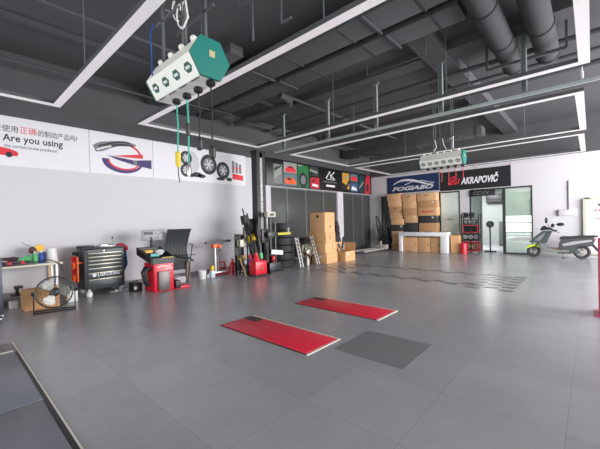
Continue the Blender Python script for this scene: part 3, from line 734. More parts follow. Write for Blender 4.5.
# ------------------------------------------------------------------ tool chest
t = thing('tool_chest', 'charcoal tool chest on casters with silver drawer handles and white lettering', 'tool chest', (-8.4, 2.4, 0))
x0, x1, y0, y1 = -8.62, -8.06, 2.05, 2.84
grm = mat('chest_grey', (66, 72, 74), .4, .2)
MB().box(x0, x1, y0, y1, .13, 1.0, .012).build('body', grm, t)
MB().box(x0 - .01, x1 + .02, y0 - .015, y1 + .015, 1.0, 1.035, .01).build('top_tray', blk, t)
zs = [.93, .85, .77, .69, .6, .50, .36, .16]
for a, b in zip(zs[1:], zs):
    dr = MB().box(x1, x1 + .014, y0 + .05, y1 - .05, a + .006, b - .004, .003).build('drawer', grm, t)
    MB().box(x1 + .014, x1 + .03, y0 + .07, y1 - .07, b - .026, b - .008, .003).build('handle', mat('satin_handle', (206, 200, 178), .35, .4), dr)
MB().box(x1, x1 + .01, y0 + .05, y1 - .05, .935, .99).build('lock_panel', grm, t)
MB().lathe([(.012, 0), (.012, .012)], (x1 + .01, 2.42, .965), 10, 'x').build('lock', chrome, t)
text('LGFCIFAN', 'lettering', t, whitep, 'L', x1 + .014, 2.29, 2.72, .405, .475, .001, bold=.02)
poly('L', x1 + .014, ell(2.225, .44, .042, .042, 8), .001, .004).build('emblem', whitep, t)
for x in (x0 + .07, x1 - .05):
    for y in (y0 + .08, y1 - .06):
        c = MB().lathe([(.04, -.02), (.055, -.014), (.055, .014), (.04, .02)], (x, y, .056), 18, 'x').build('caster', mat('grey_tyre', (160, 160, 162), .4), t)
        MB().box(x - .03, x + .03, y - .012, y + .012, .1, .13).box(x - .032, x - .024, y - .02, y + .02, .05, .11).build('fork', chrome, c)
# clutter on the chest top
dthing('black_drill_case', 'low black case lying on top of the tool chest', 'case', MB().box(-8.55, -8.25, 2.02, 2.3, 1.035, 1.075, .01), blk)
dthing('steel_tray', 'flat steel tray with bits lying on top of the tool chest', 'tray', MB().box(-8.5, -8.2, 2.38, 2.7, 1.035, 1.055, .006).box(-8.4, -8.3, 2.45, 2.6, 1.055, 1.075).tube([(-8.42, 2.42, 1.07), (-8.25, 2.66, 1.07)], .008), alu)
t = thing('antenna_tool', 'thin upright green tipped tool on the tool chest top', 'tool', (-8.55, 2.76, 1.035))
MB().tube([(-8.55, 2.76, 1.035), (-8.55, 2.76, 1.22)], .008).build('stem', grn, t); MB().lathe([(.016, 0), (.016, .05)], (-8.55, 2.76, 1.2), 8).build('tip', blkg, t)
# orange bottle rack
t = thing('bottle_rack', 'orange holder hung on the left side of the tool chest', 'rack', (-8.35, 2.0, .32))
MB().box(-8.58, -8.12, 1.93, 1.955, .32, .86, .006).box(-8.5, -8.45, 1.955, 2.05, .7, .74).box(-8.25, -8.2, 1.955, 2.05, .7, .74).build('back_plate', orange, t)
for i, z in enumerate((.36, .5, .64, .76)):
    p = MB().lathe([(.03, 0), (.035, .06), (.045, .075), (.04, .09)], (0, 0, 0), 12).lathe([(.02, .0), (.02, -.03)], (0, 0, 0), 8)
    bmesh.ops.transform(p.bm, matrix=Matrix.Translation((-8.2 - .06 * (i % 2), 1.89, z)), verts=p.bm.verts); p.build('hook_cup', red if i % 2 else orange, t)
dthing('work_gloves', 'black gloves tucked behind the orange holder', 'gloves', MB().ball((-8.48, 1.97, .92), .07, 1.2, .7, .6).ball((-8.38, 1.98, .9), .05, 1.2, .7, .8).rough(.008), blk)
t = thing('white_bottle', 'white rounded bottle on the floor at the left front of the tool chest', 'bottle', (-7.98, 2.1, 0))
MB().lathe([(.05, 0), (.062, .03), (.06, .08), (.04, .11), (.025, .12)], (-7.98, 2.1, 0), 18).build('body', white, t); MB().lathe([(.028, .12), (.028, .15), (.02, .155)], (-7.98, 2.1, 0), 12).build('cap', white, t)
# cloths on the right of the chest
dthing('blue_cloth', 'blue cloth hanging from the right side of the tool chest', 'cloth', MB().prism([(-8.5, 2.84, .42), (-8.42, 2.96, .4), (-8.38, 3.02, .56), (-8.4, 2.99, .96), (-8.52, 2.84, .98)], (-.03, .02, 0)).rough(.008), mat('blue_cloth', (58, 110, 168), .9, var=.2))
dthing('cloth_hat', 'dark red cloth hat hung on the right corner of the tool chest', 'hat', MB().ball((-8.45, 2.9, 1.03), .09, .8, 1.3, .6).ball((-8.4, 3.0, .96), .06, .8, .8, 1.2).rough(.006), mat('crimson_cloth', (176, 36, 62), .85))
dthing('paper_sheet', 'white papers hung beside the blue cloth on the tool chest', 'paper', MB().box(-8.3, -8.24, 2.83, 2.835, .5, .92), white)
dthing('hand_tools', 'small steel tools lying on the floor at the right front of the tool chest', 'tools', MB().tube([(-8.0, 2.5, .03), (-7.95, 2.75, .03)], .02).box(-8.06, -7.98, 2.6, 2.66, 0, .06, .01).tube([(-8.02, 2.86, .02), (-7.9, 2.95, .03)], .018), alu)

# ------------------------------------------------------------------ wheel balancer
t = thing('wheel_balancer', 'red wheel balancer with a black parts tray and grey display', 'wheel balancer', (-7.5, 3.4, 0))
MB().box(-7.72, -7.2, 3.14, 3.6, .0, .64, .02).build('body', red, t)
m = MB()
tp = [(-7.95, .80), (-7.16, .63), (-7.16, .76), (-7.2, .76), (-7.2, .68), (-7.9, .85), (-7.9, .96), (-7.95, .98)]
m.prism([(x, 3.08, z) for x, z in tp], (0, .54, 0))
for y in (3.07, 3.6): m.prism([(x, y, z) for x, z in [(-7.95, .82), (-7.16, .63), (-7.16, .76), (-7.95, .98)]], (0, .03, 0))
m.build('parts_tray', blk, t)
MB().box(-7.2, -7.14, 3.22, 3.48, .03, .46, .008).build('pedal_cover', mat('brushed_grey_panel', (104, 98, 98), .4, .4), t)
MB().box(-7.6, -7.16, 3.62, 3.74, .02, .2, .01).build('side_box', blk, t)
MB().box(-7.75, -7.2, 3.62, 4.0, .0, .05, .006).build('base_foot', red, t)
text('BAUMA', 'lettering', t, whitep, 'L', -7.2, 3.3, 3.5, .5, .54, .001) if False else stroke('L', -7.2, [(3.2, .54), (3.28, .575), (3.42, .57), (3.56, .54)], [.01, .02, .02, .01], 0, .003).build('car_outline', whitep, t)
MB().box(-7.2, -7.197, 3.4, 3.57, .5, .515).build('lettering_strip', whitep, t)
for y, z in ((3.5, .6), (3.56, .61)): MB().lathe([(.014, 0), (.014, .004)], (-7.2, y, z - .01), 10, 'x').build('sticker', white, t)
MB().tube([(-7.95, 3.42, .95), (-7.95, 3.42, 1.2)], .03).build('display_post', blkg, t)
dsp = MB().box(-7.98, -7.93, 3.2, 3.7, 1.13, 1.38, .015).build('display', mat('display_grey', (150, 150, 154), .4), t)
MB().box(-7.93, -7.926, 3.24, 3.46, 1.27, 1.34).build('screen', blk, dsp)
for y, z in ((3.52, 1.29), (3.6, 1.27), (3.65, 1.3), (3.4, 1.21), (3.56, 1.2)): MB().box(-7.93, -7.922, y - .02, y + .02, z - .012, z + .012).build('button', blk, dsp)
h = MB()
prev = None; sec = []
for i in range(9):
    a = i / 8; sec.append((-8.45 + .5 * a, .38 + .0 + 1.0 * math.sin(a * 0) , a))
pts = []
for i in range(9):
    z = .3 + 1.08 * i / 8; pts.append((-8.12 - .12 * math.sin(PI * i / 8) + .0, z))
outer = [(x, z) for x, z in pts]; inner = [(x - .03, z) for x, z in pts][::-1]
h.prism([(x, 3.92, z) for x, z in outer + inner], (0, .66, 0))
for v in h.bm.verts:
    k = (v.co.z - .3) / 1.08; v.co.y = 4.2 + (v.co.y - 4.25) * (1.0 - .06 * math.sin(PI * k)) + .06 * k - .03 * math.sin(PI * k)
for k in range(7):
    y = 3.98 + k * .09
    h.tube([(x + .006, 4.2 + (y - 4.25) * (1.0 - .06 * math.sin(PI * (z - .3) / 1.08)) + .06 * (z - .3) / 1.08 - .03 * math.sin(PI * (z - .3) / 1.08), z) for x, z in outer], .004, 5)
hd = h.build('wheel_guard', mat('black_hood', (36, 40, 42), .55), t)
MB().tube([(-7.7, 3.85, .62), (-8.1, 4.1, .7), (-8.15, 4.5, .6), (-8.12, 4.62, .5)], .03).build('guard_arm', blkg, t)
MB().box(-8.2, -8.12, 4.42, 4.52, 0, .5).build('support_leg', mat('rusty_steel', (128, 110, 96), .7, var=.3), t)
MB().box(-8.3, -7.95, 4.0, 4.3, .0, .14).build('rear_foot', mat('pale_grey_box', (176, 176, 180), .5), t)
for i in range(4):
    MB().tube([(-7.3 - .08 * i, 3.08, .56), (-7.28 - .08 * i, 3.0, .5 - .02 * i), (-7.26 - .08 * i, 3.03, .25), (-7.3 - .06 * i, 3.07, .14)], .016, 8).build('hanging_cable', blk, t)
MB().lathe([(.03, 0), (.045, .02), (.045, .1), (.03, .12)], (-7.35, 3.04, .52), 12, 'y').build('caliper_gauge', blk, t)
# things in the tray
def tray_obj(nm, lb, cat, mb, m): dthing(nm, lb, cat, mb, m)
tray_obj('yellow_box', 'orange yellow box lying in the balancer tray', 'box', MB().box(-7.8, -7.62, 3.15, 3.32, .85, .92, .01), mat('amber_box', (226, 178, 84), .6))
tray_obj('teal_bottle', 'pale teal bottle lying in the balancer tray', 'bottle', MB().tube([(-7.5, 3.2, .81), (-7.46, 3.38, .8)], [.04, .035], 12), mat('pale_teal', (130, 206, 204), .4))
tray_obj('white_rag', 'white rag heaped in the balancer tray', 'rag', MB().ball((-7.62, 3.46, .87), .09, 1, 1.3, .6).ball((-7.52, 3.42, .83), .06, 1, 1.3, .6).rough(.01), mat('white_rag', (206, 208, 212), .9))
tray_obj('dark_sockets', 'long dark socket bar lying in the front of the balancer tray', 'tool', MB().tube([(-7.34, 3.14, .735), (-7.34, 3.56, .735)], .02).rough(.004), mat('dark_sockets', (84, 80, 82), .5, .4, var=.3, scale=30))
dthing('yellow_label_bar', 'thin yellow and white strip lying across the front of the balancer tray', 'strip', MB().box(-7.2, -7.16, 3.32, 3.58, .76, .772), yel)
t = thing('black_case', 'small black case with white tag on the floor left of the balancer', 'case', (-7.8, 2.98, 0))
MB().box(-7.95, -7.68, 2.88, 3.08, .0, .2, .015).build('body', blk, t); MB().box(-7.68, -7.676, 2.9, 2.95, .05, .12).build('tag', white, t); MB().tube([(-7.82, 2.92, .2), (-7.82, 2.93, .23), (-7.82, 3.03, .23), (-7.82, 3.04, .2)], .008).build('handle', blkg, t)
t = thing('crank_bar', 'thin black bar with bent top leaning at the wall right of the balancer', 'bar', (-7.9, 4.4, 0))
MB().tube([(-7.9, 4.32, 0), (-8.15, 4.62, .95), (-8.13, 4.52, .97)], .014).build('bar', blk, t); MB().tube([(-8.05, 4.4, .68), (-8.0, 4.62, .68)], .01).build('crossbar', blk, t)

# ------------------------------------------------------------------ buckets, jacks, tools
def bucket(nm, lb, x, y, r, h, m=white):
    t = thing(nm, lb, 'bucket', (x, y, 0))
    MB().lathe([(r * .85, 0), (r * .88, .01), (r, h - .02), (r * 1.05, h - .02), (r * 1.05, h), (r * .93, h), (r * .8, .02), (0, .02)], (x, y, 0), 20).build('pail', m, t)
    MB().tube([(x, y - r, h - .02), (x + r * .6, y - r * .6, h - .06), (x + r * 1.02, y, h - .09), (x + r * .6, y + r * .6, h - .06), (x, y + r, h - .02)], .004, 6).build('bail', alu, t)
bucket('bucket', 'open white bucket with wire handle on the floor by the jack', -7.95, 4.78, .11, .23)
dthing('paint_cup', 'small white cup between the white bucket and the blue jug', 'cup', MB().lathe([(.03, 0), (.04, .09), (.035, .1)], (-7.93, 4.95, 0), 12), white)
t = thing('jug', 'pale blue jug with yellow label at the foot of the jack', 'jug', (-7.85, 5.03, 0))
MB().box(-7.93, -7.79, 4.97, 5.1, .0, .2, .02).lathe([(.035, .2), (.03, .24)], (-7.86, 5.03, 0), 12).build('body', mat('pale_blue_plastic', (196, 212, 226), .4), t)
MB().lathe([(.05, .2), (.06, .27), (.05, .33), (.03, .34)], (-7.86, 5.04, 0), 12).build('lid', yel, t)
t = thing('transmission_jack', 'tall silver jack with orange clamp and black crossbar at the wall', 'jack', (-7.95, 5.15, 0))
MB().tube([(-7.98, 5.1, .1), (-7.98, 5.1, .7)], .045, 16).tube([(-7.98, 5.1, .7), (-7.98, 5.1, .9)], .03, 14).build('cylinder', alu, t)
MB().tube([(-7.98, 5.2, .08), (-7.98, 5.2, .6)], .016, 8).build('guide_rod', chrome, t)
MB().box(-8.05, -7.9, 5.0, 5.22, .82, .92, .01).lathe([(.04, 0), (.04, .06)], (-7.9, 5.2, .85), 12, 'x').build('clamp', orange, t)
MB().bar((-7.98, 4.8, .965), (-7.98, 5.62, .99), .07, .06).build('crossbar', blk, t)
MB().tube([(-7.93, 5.2, .74), (-7.86, 5.2, .74)], .02).build('valve_knob', blk, t)
MB().box(-8.02, -7.94, 5.05, 5.75, .08, .13, .01).build('base_beam', alu, t)
for y in (5.08, 5.72): MB().lathe([(.04, -.02), (.04, .02)], (-7.98, y, .04), 14, 'y').build('wheel', blk, t)
t.location = (-7.95, 5.27, 0)
t = thing('red_creeper_frame', 'low red steel frame standing behind the jack base', 'frame', (-8.2, 5.35, 0))
m = MB()
for a, b in (((-8.2, 5.15, .02), (-8.2, 5.25, .34)), ((-8.2, 5.25, .34), (-8.2, 5.6, .36)), ((-8.2, 5.6, .36), (-8.2, 5.68, .02)), ((-8.2, 5.18, .18), (-8.2, 5.64, .2)), ((-8.2, 5.15, .02), (-8.2, 5.68, .02))): m.bar(a, b, .03)
m.build('frame', red, t)
t.location = (-8.2, 5.42, 0)
t = thing('jack_stand', 'red jack stand on the floor left of the black tool shelf', 'jack stand', (-7.85, 5.72, 0))
m = MB()
for dx in (-.1, .1):
    for dy in (-.1, .1): m.bar((-7.85 + dx, 5.72 + dy, .01), (-7.85 + dx * .3, 5.72 + dy * .3, .34), .035)
m.box(-7.89, -7.81, 5.68, 5.76, .3, .38); m.build('legs', red, t)
MB().box(-7.87, -7.83, 5.7, 5.74, .38, .44).box(-7.89, -7.81, 5.68, 5.76, .44, .46).build('saddle', red, t); MB().tube([(-7.8, 5.72, .33), (-7.76, 5.76, .3)], .01).build('lever', blk, t)
t = thing('tool_shelf', 'narrow black upright shelf with small boxes beside the red jack stand', 'shelf', (-7.6, 5.86, 0))
for x in (-7.7, -7.5):
    for y in (5.72, 6.0): MB().box(x - .015, x + .015, y - .015, y + .015, 0, 1.18).build('upright', blk, t)
for z in (.05, .42, .8, 1.15): MB().box(-7.73, -7.49, 5.72, 6.0, z, z + .02).build('shelf_board', blkg, t)
MB().box(-7.74, -7.73, 5.72, 6.0, .1, 1.15).build('back_panel', mat('dark_shelf_back', (70, 74, 74), .5), t)
dthing('white_sign_box', 'white and yellow box on the top level of the black shelf', 'box', MB().box(-7.68, -7.53, 5.77, 5.96, .82, 1.02, .006), mat('ivory_box', (214, 214, 190), .5))
dthing('yellow_tape_box', 'yellow box on the middle level of the black shelf', 'box', MB().box(-7.68, -7.53, 5.77, 5.96, .44, .56, .006), mat('mustard_box', (206, 180, 90), .5))
dthing('wooden_stick', 'pale wooden stick leaning across the foot of the black shelf', 'stick', MB().bar((-7.2, 5.7, .0), (-7.42, 5.66, .5), .035), wood)
dthing('steel_pry_bar', 'dark steel bar leaning beside the wooden stick', 'bar', MB().tube([(-7.24, 5.84, 0), (-7.44, 5.7, .6)], .014), blkg)
t = thing('tin_can', 'purple and red can on a block between shelf and red pump', 'can', (-7.3, 5.95, 0))
MB().box(-7.4, -7.2, 5.85, 6.02, 0, .3, .01).build('block', blk, t); MB().lathe([(.06, .3), (.06, .44), (.04, .46)], (-7.3, 5.93, 0), 16).build('can', mat('violet_can', (106, 76, 160), .5), t); MB().lathe([(.04, .46), (.055, .48), (.04, .58), (.02, .6)], (-7.3, 5.93, 0), 14).build('lid', mat('berry_red', (196, 50, 80), .5), t)
def leaning(lb, p, q, w, m, extra=None):
    t = thing('air_impact_tool', lb, 'tool', (p[0], p[1], 0))
    MB().bar(p, q, w, w * .7).build('shaft', m, t)
    P, Q = Vector(p), Vector(q); d = (Q - P)
    MB().bar(P + d * .85, P + d * 1.0, w * 1.4, w * 1.6).build('head', blk, t)
    MB().tube([P + d * .9 + Vector((.02, 0, 0)), P + d * 1.12], w * .18).build('bit', blkg, t)
    for f, mm in extra or []:
        MB().bar(P + d * f, P + d * (f + .12), w * 1.25, w * .95).build('band', mm, t)
leaning('tall black tool leaning at the wall with a yellow band, left of the others', (-7.3, 6.16, 0), (-7.62, 6.0, 1.72), .11, blkg, [(.52, yel), (.2, blk)])
leaning('black tool with yellow grip leaning just left of the tall post', (-7.3, 6.28, 0), (-7.72, 6.24, 1.6), .13, blk, [(.6, yel)])
leaning('shorter black tool with green band leaning against the tall post', (-7.12, 6.24, 0), (-7.34, 6.26, 1.3), .09, blkg, [(.35, grn)])
dthing('air_hose', 'black hose bundled around the tools left of the tall post', 'hose', MB().tube([(-7.4, 6.06, .7), (-7.5, 5.9, 1.1), (-7.52, 5.9, 1.35), (-7.5, 6.0, 1.5), (-7.45, 6.06, 1.2), (-7.35, 6.05, .9), (-7.25, 6.1, .5)], .03, 8), blk)
# tall lift post
t = thing('lift_post', 'tall black lift post with white vertical lettering', 'post', (-7.5, 6.5, 0))
m = MB(); m.box(-7.62, -7.38, 6.33, 6.37, .03, 3.62); m.box(-7.62, -7.38, 6.63, 6.67, .03, 3.62); m.box(-7.62, -7.58, 6.37, 6.63, .03, 3.62); m.box(-7.42, -7.38, 6.37, 6.45, .03, 3.62); m.box(-7.42, -7.38, 6.55, 6.63, .03, 3.62)
m.build('column', mat('post_black', (36, 38, 40), .4), t)
MB().box(-7.75, -7.26, 6.3, 6.8, 0, .03).build('base_plate', blk, t)
MB().box(-7.42, -7.378, 6.452, 6.548, 1.2, 3.45).build('label_strip', mat('pale_label', (160, 162, 156), .5), t)
text('I\nI\nL\nA\nU\nN\nC\nH', 'lettering', t, whitep, 'L', -7.378, 6.47, 6.53, 1.75, 3.3, .001, bold=.03)
MB().box(-7.64, -7.36, 6.31, 6.69, 3.6, 3.66).build('cap', blk, t)
MB().box(-7.4, -7.27, 6.38, 6.62, .9, 1.3, .01).build('carriage', blkg, t)
# red pump unit
t = thing('power_unit', 'red box shaped oil pump with a red funnel on top', 'pump', (-6.95, 5.95, 0))
MB().box(-7.12, -6.83, 5.74, 6.16, .06, .44, .03).build('tank', red, t)
MB().lathe([(.11, .44), (.1, .48), (.07, .54), (.05, .6), (.045, .66)], (-7.0, 5.9, 0), 18).build('funnel', red, t)
MB().lathe([(.045, 0), (.045, .012)], (-6.83, 5.96, .22), 18, 'x').build('gauge', blk, t); MB().lathe([(.02, .012), (.02, .016)], (-6.83, 5.96, .22), 12, 'x').build('gauge_centre', yel, t)
for y in (5.8, 6.1):
    for x in (-7.1, -6.88): MB().lathe([(.03, 0), (.03, .06)], (x, y, 0), 10).build('foot', blk, t)
stroke('L', -6.83, [(5.82, .36), (6.06, .36)], .02, 0, .003).build('white_line_label', mat('pink_label', (230, 120, 130), .5), t)
# helper arm machine
t = thing('tyre_changer_arm', 'thin steel machine post with yellow arm in front of the tyres', 'tyre machine', (-7.2, 6.65, 0))
MB().box(-7.24, -7.17, 6.6, 6.68, 0, 1.66).build('post', blkg, t)
MB().tube([(-7.16, 6.82, 0.02), (-7.16, 6.82, 1.5)], .018).build('guide_rod', pipeM, t)
MB().box(-7.24, -7.1, 6.46, 6.8, 1.66, 1.82, .01).build('head', mat('pale_machine_head', (196, 196, 186), .5), t)
MB().box(-7.1, -7.096, 6.55, 6.72, 1.7, 1.76).build('head_print', blackp, t)
MB().box(-7.24, -7.12, 6.5, 6.9, 1.05, 1.22, .01).build('carriage', blkg, t)
MB().bar((-7.2, 6.85, 1.14), (-7.2, 7.5, 1.14), .06, .07).build('arm', mat('olive_yellow', (196, 184, 60), .5), t)
MB().box(-7.24, -7.16, 7.36, 7.44, 1.17, 1.32).build('roller', mat('grey_roller', (150, 140, 130), .5), t)
MB().bar((-7.12, 6.6, .62), (-7.12, 7.08, .56), .02, .13).build('white_plate', white, t)
text('RAVIO', 'plate_lettering', t, blackp, 'L', -7.1, 6.68, 7.0, .57, .62, .005) if False else None
MB().lathe([(.05, 0), (.055, .02), (.055, .18), (.04, .2)], (-7.1, 6.65, .3), 14).build('oil_cup', red, t)
MB().box(-7.24, -6.95, 6.4, 7.0, 0, .05).build('base', blk, t)
MB().box(-7.22, -7.02, 6.44, 6.9, .05, .3, .01).build('lower_box', blkg, t)
MB().tube([(-7.05, 6.55, .3), (-6.98, 6.8, .5), (-7.02, 6.95, .25), (-6.95, 7.1, .28)], .015).build('hose', blk, t)

# ------------------------------------------------------------------ tyres
words = ['lowest', 'second lowest', 'third from bottom', 'third from top', 'second from top', 'top']
def tyre_mesh():
    m = MB(); pr = [(.24, -.09), (.28, -.11), (.33, -.115), (.355, -.1), (.365, -.06), (.368, 0), (.365, .06), (.355, .1), (.33, .115), (.28, .11), (.24, .09), (.235, 0)]
    rings = []
    for r, h in pr + [pr[0]]: pass
    seg = 36; R_ = []
    for r, h in pr:
        R_.append([m.bm.verts.new((r * math.cos(2 * PI * k / seg), r * math.sin(2 * PI * k / seg), h)) for k in range(seg)])
    for i in range(len(R_)):
        a, b = R_[i], R_[(i + 1) % len(R_)]
        for k in range(seg): m.bm.faces.new((a[k], a[(k + 1) % seg], b[(k + 1) % seg], b[k]))
    return m
t0 = None
for i, wd in enumerate(words):
    loc = (-7.76 + .01 * (i % 3), 7.72 + .012 * ((i * 2) % 3), .248 * i)
    lb = 'black tyre in the stack beside the dark glass, ' + wd + ' of six'
    if t0 is None:
        t0 = thing('tyre', lb, 'tyre', loc, 0, 'tyres stacked by the storefront')
        m = tyre_mesh(); bmesh.ops.translate(m.bm, vec=(0, 0, .12), verts=m.bm.verts); m.build('tread_body', rub, t0, local=True)
        g = MB()
        for h in (.07, .12, .17): g.torus((0, 0, h), .366, .005, 'z', 36, 4)
        g.build('tread_groove', blk, t0, local=True)
    else: dup(t0, loc, .5 * i, lb)
# ------------------------------------------------------------------ ramps + engine
def ramp(lb, p, q, w=.22):
    t = thing('aluminium_ramp', lb, 'ramp', p)
    P, Q = Vector(p), Vector(q)
    side = Vector((.55, .8, 0)).normalized() * w / 2 if False else Vector((.0, 1, 0)) * w / 2
    for s_ in (-1, 1): MB().bar(P + side * s_, Q + side * s_, .03, .05).build('rail', alu, t)
    for k in range(8):
        c = P.lerp(Q, (k + .5) / 8); MB().bar(c - side, c + side, .02, .03).build('rung', alu, t)
ramp('aluminium ramp leaning against the engine, on its left', (-7.0, 7.82, .01), (-7.26, 7.86, .98), .12)
ramp('aluminium ramp leaning between engine and the stack of boxes', (-7.02, 8.7, .01), (-7.35, 8.72, 1.0), .12)
t = thing('engine_on_stand', 'oily engine with pipes under a black cover between two ramps', 'engine', (-7.75, 8.35, 0))
eng = mat('cast_metal', (120, 116, 104), .45, .5, var=.5, scale=22)
MB().box(-7.95, -7.55, 8.12, 8.62, .28, .72, .03).box(-7.6, -7.48, 8.2, 8.5, .4, .64, .02).build('block', eng, t)
MB().lathe([(.09, 0), (.11, .02), (.11, .08), (.06, .1)], (-7.48, 8.3, .45), 18, 'x').lathe([(.06, 0), (.07, .08)], (-7.48, 8.55, .42), 14, 'x').build('pulley', mat('bright_metal', (170, 166, 156), .3, .7), t)
m = MB()
for i in range(4): m.tube([(-7.5, 8.15 + i * .12, .7), (-7.4, 8.17 + i * .12, .6), (-7.44, 8.2 + i * .12, .4), (-7.52, 8.22 + i * .1, .3)], .022, 8)
m.build('manifold', mat('bright_metal', (170, 166, 156), .3, .7), t)
MB().ball((-7.7, 8.33, .86), .2, 1.3, 1.75, .55).rough(.02).build('black_cover', mat('glossy_black_cover', (28, 28, 32), .25), t)
for x in (-7.95, -7.55):
    for y in (8.14, 8.6): MB().box(x - .02, x + .02, y - .02, y + .02, 0, .3).build('stand_leg', blkg, t)
MB().tube([(-7.45, 8.1, .5), (-7.35, 8.3, .34), (-7.42, 8.55, .5)], .02).build('rust_hose', mat('rust_hose', (134, 96, 66), .6), t)
t.location = (-7.52, 8.44, 0)
t = thing('thin_bottle', 'white bottle on the floor in front of the engine', 'bottle', (-7.25, 8.4, 0))
MB().lathe([(.05, 0), (.055, .02), (.055, .2), (.02, .26)], (-7.25, 8.4, 0), 14).build('body', mat('cream_bottle', (214, 212, 190), .4), t); MB().lathe([(.022, .26), (.022, .3)], (-7.25, 8.4, 0), 10).build('cap', white, t)
# ------------------------------------------------------------------ stack of five boxes
z = 0; hs = [.37, .36, .36, .38, .34]; wds = ['bottom', 'second from bottom', 'middle', 'second from top', 'top']
for i, h in enumerate(hs):
    s = [.39, .365, .345, .33, .33][i]
    carton('%s box of the five box stack before the dark glass' % wds[i], -7.3 - s, -7.3 + s, 9.32 - s * .95 + .03 * (i == 0), 9.32 + s * .95, z, z + h, card if i % 2 == 0 else mat('cardboard_tan', (224, 174, 126), .8, var=.08), rz=math.radians([4, 2, 5, 3, 3][i]),
           labelp=[('white_label', .1, .24, .05, .06, white, 'y'), ('print_mark', .1, .2, .02, .09, card2, 'x'), ('print_mark', -.05, .2, .03, .09, card2, 'x'), ('print_mark', .02, .22, .06, .05, card2, 'x'), ('print_mark', .02, .2, .05, .05, blackp, 'y')][i])
    z += h
carton('open small box with black things inside, right of the box stack', -7.25, -6.75, 9.95, 10.6, 0, .36, flaps=True, labelp=('white_label', -.15, .26, .04, .05, white, 'x'))
t = thing('folded_stand', 'folded black stand with grey handle sticking out of the open box', 'stand', (-7.0, 10.2, .02))
MB().bar((-7.05, 10.1, .05), (-7.1, 10.35, .85), .05).bar((-6.95, 10.45, .05), (-7.1, 10.0, .62), .07).bar((-7.1, 10.35, .85), (-7.1, 10.5, .95), .04).build('legs', blk, t); MB().bar((-6.95, 10.1, .08), (-7.05, 10.04, .55), .05, .03).build('grey_handle', mat('mid_grey', (140, 140, 140), .5), t)
dthing('hanging_bag', 'dark crumpled bag against the pillar behind the box stack', 'bag', MB().ball((-8.3, 11.6, 1.25), .16, .8, .9, 1.6).ball((-8.3, 11.65, .9), .12, .8, .9, 1.8).ball((-8.3, 11.6, .5), .2, .8, 1, 2.4).rough(.03), mat('dark_bag', (50, 50, 52), .8))
# ------------------------------------------------------------------ hand truck and pallet truck
Q = 15.0
t = thing('hand_truck', 'upright black hand truck against the dark glass near the corner', 'hand truck', (-8.0, Q, 0))
m = MB()
for y in (-.2, .2): m.tube([(-7.9, Q + y, .12), (-8.1, Q + y * .9, 1.2), (-8.2, Q + y * .5, 1.6), (-8.2, Q, 1.7)], .03)
for k in range(5): m.tube([(-7.93 - .04 * k, Q - .2, .3 + .22 * k), (-7.93 - .04 * k, Q + .2, .3 + .22 * k)], .022)
m.build('frame', blk, t); MB().box(-7.88, -7.6, Q - .22, Q + .22, .02, .04).build('toe_plate', blkg, t)
MB().box(-8.05, -7.98, Q - .18, Q + .18, .45, 1.1).build('back_panel', mat('dull_black_panel', (44, 48, 48), .6), t)
for y in (-.26, .26): MB().lathe([(.08, -.03), (.12, -.02), (.12, .02), (.08, .03)], (-8.0, Q + y, .12), 18, 'y').build('wheel', rub, t)
t = thing('pallet_truck', 'silver pallet truck with long forks parked left of the white desk', 'pallet truck', (-7.65, 13.5, 0))
sil = mat('worn_silver', (176, 174, 168), .45, .3)
for x in (-7.9, -7.48): MB().box(x - .08, x + .08, 12.4, 14.2, .08, .16, .015).build('fork', sil, t)
MB().box(-8.02, -7.34, 14.2, 14.55, .08, .3, .03).build('yoke', sil, t)
MB().lathe([(.05, .3), (.06, .34), (.04, .45)], (-7.68, 14.38, 0), 14).build('pump', sil, t)
for y in (12.5, 14.36):
    for x in (-7.9, -7.48): MB().lathe([(.05, -.03), (.06, -.02), (.06, .02), (.05, .03)], (x, y, .06), 14, 'x').build('wheel', rub, t)

# ------------------------------------------------------------------ boxes by the far glass
bl = blk
cols = [
 ('left', [(-7.42, -6.9, 0, .33, None), (-7.4, -6.9, .33, .62, None), (-7.42, -6.84, .62, .93, None), (-7.42, -6.78, .93, 1.24, mat('dark_stock_box', (58, 58, 60), .6)), (-7.42, -6.78, 1.24, 1.53, None), (-7.5, -6.84, 1.53, 1.83, None), (-7.54, -6.88, 1.83, 2.14, None), (-7.58, -6.9, 2.14, 2.45, None), (-7.62, -6.93, 2.45, 2.77, None)]),
 ('middle', [(-6.74, -6.1, 0, .46, None), (-6.74, -6.1, .46, .9, None), (-6.72, -6.1, .9, 1.33, mat('dark_stock_box', (58, 58, 60), .6)), (-6.74, -6.1, 1.33, 1.69, None), (-6.8, -6.12, 1.69, 2.0, None), (-6.83, -6.15, 2.0, 2.35, None), (-6.87, -6.17, 2.35, 2.7, None)]),
 ('right', [(-6.05, -5.24, 0, .5, None), (-6.05, -5.24, .5, .94, None), (-6.04, -5.22, .94, 1.31, None), (-6.0, -5.24, 1.31, 1.64, mat('dark_stock_box', (58, 58, 60), .6)), (-6.06, -5.2, 1.64, 2.02, None), (-6.1, -5.22, 2.02, 2.34, None), (-6.12, -5.24, 2.34, 2.7, None)])]
ordn = ['lowest', 'second', 'third', 'fourth', 'fifth', 'sixth', 'seventh', 'eighth', 'ninth']
tones = [mat('cardboard_b', (214, 168, 124), .8), mat('cardboard_c', (194, 148, 106), .8), mat('cardboard_d', (222, 176, 130), .8)]
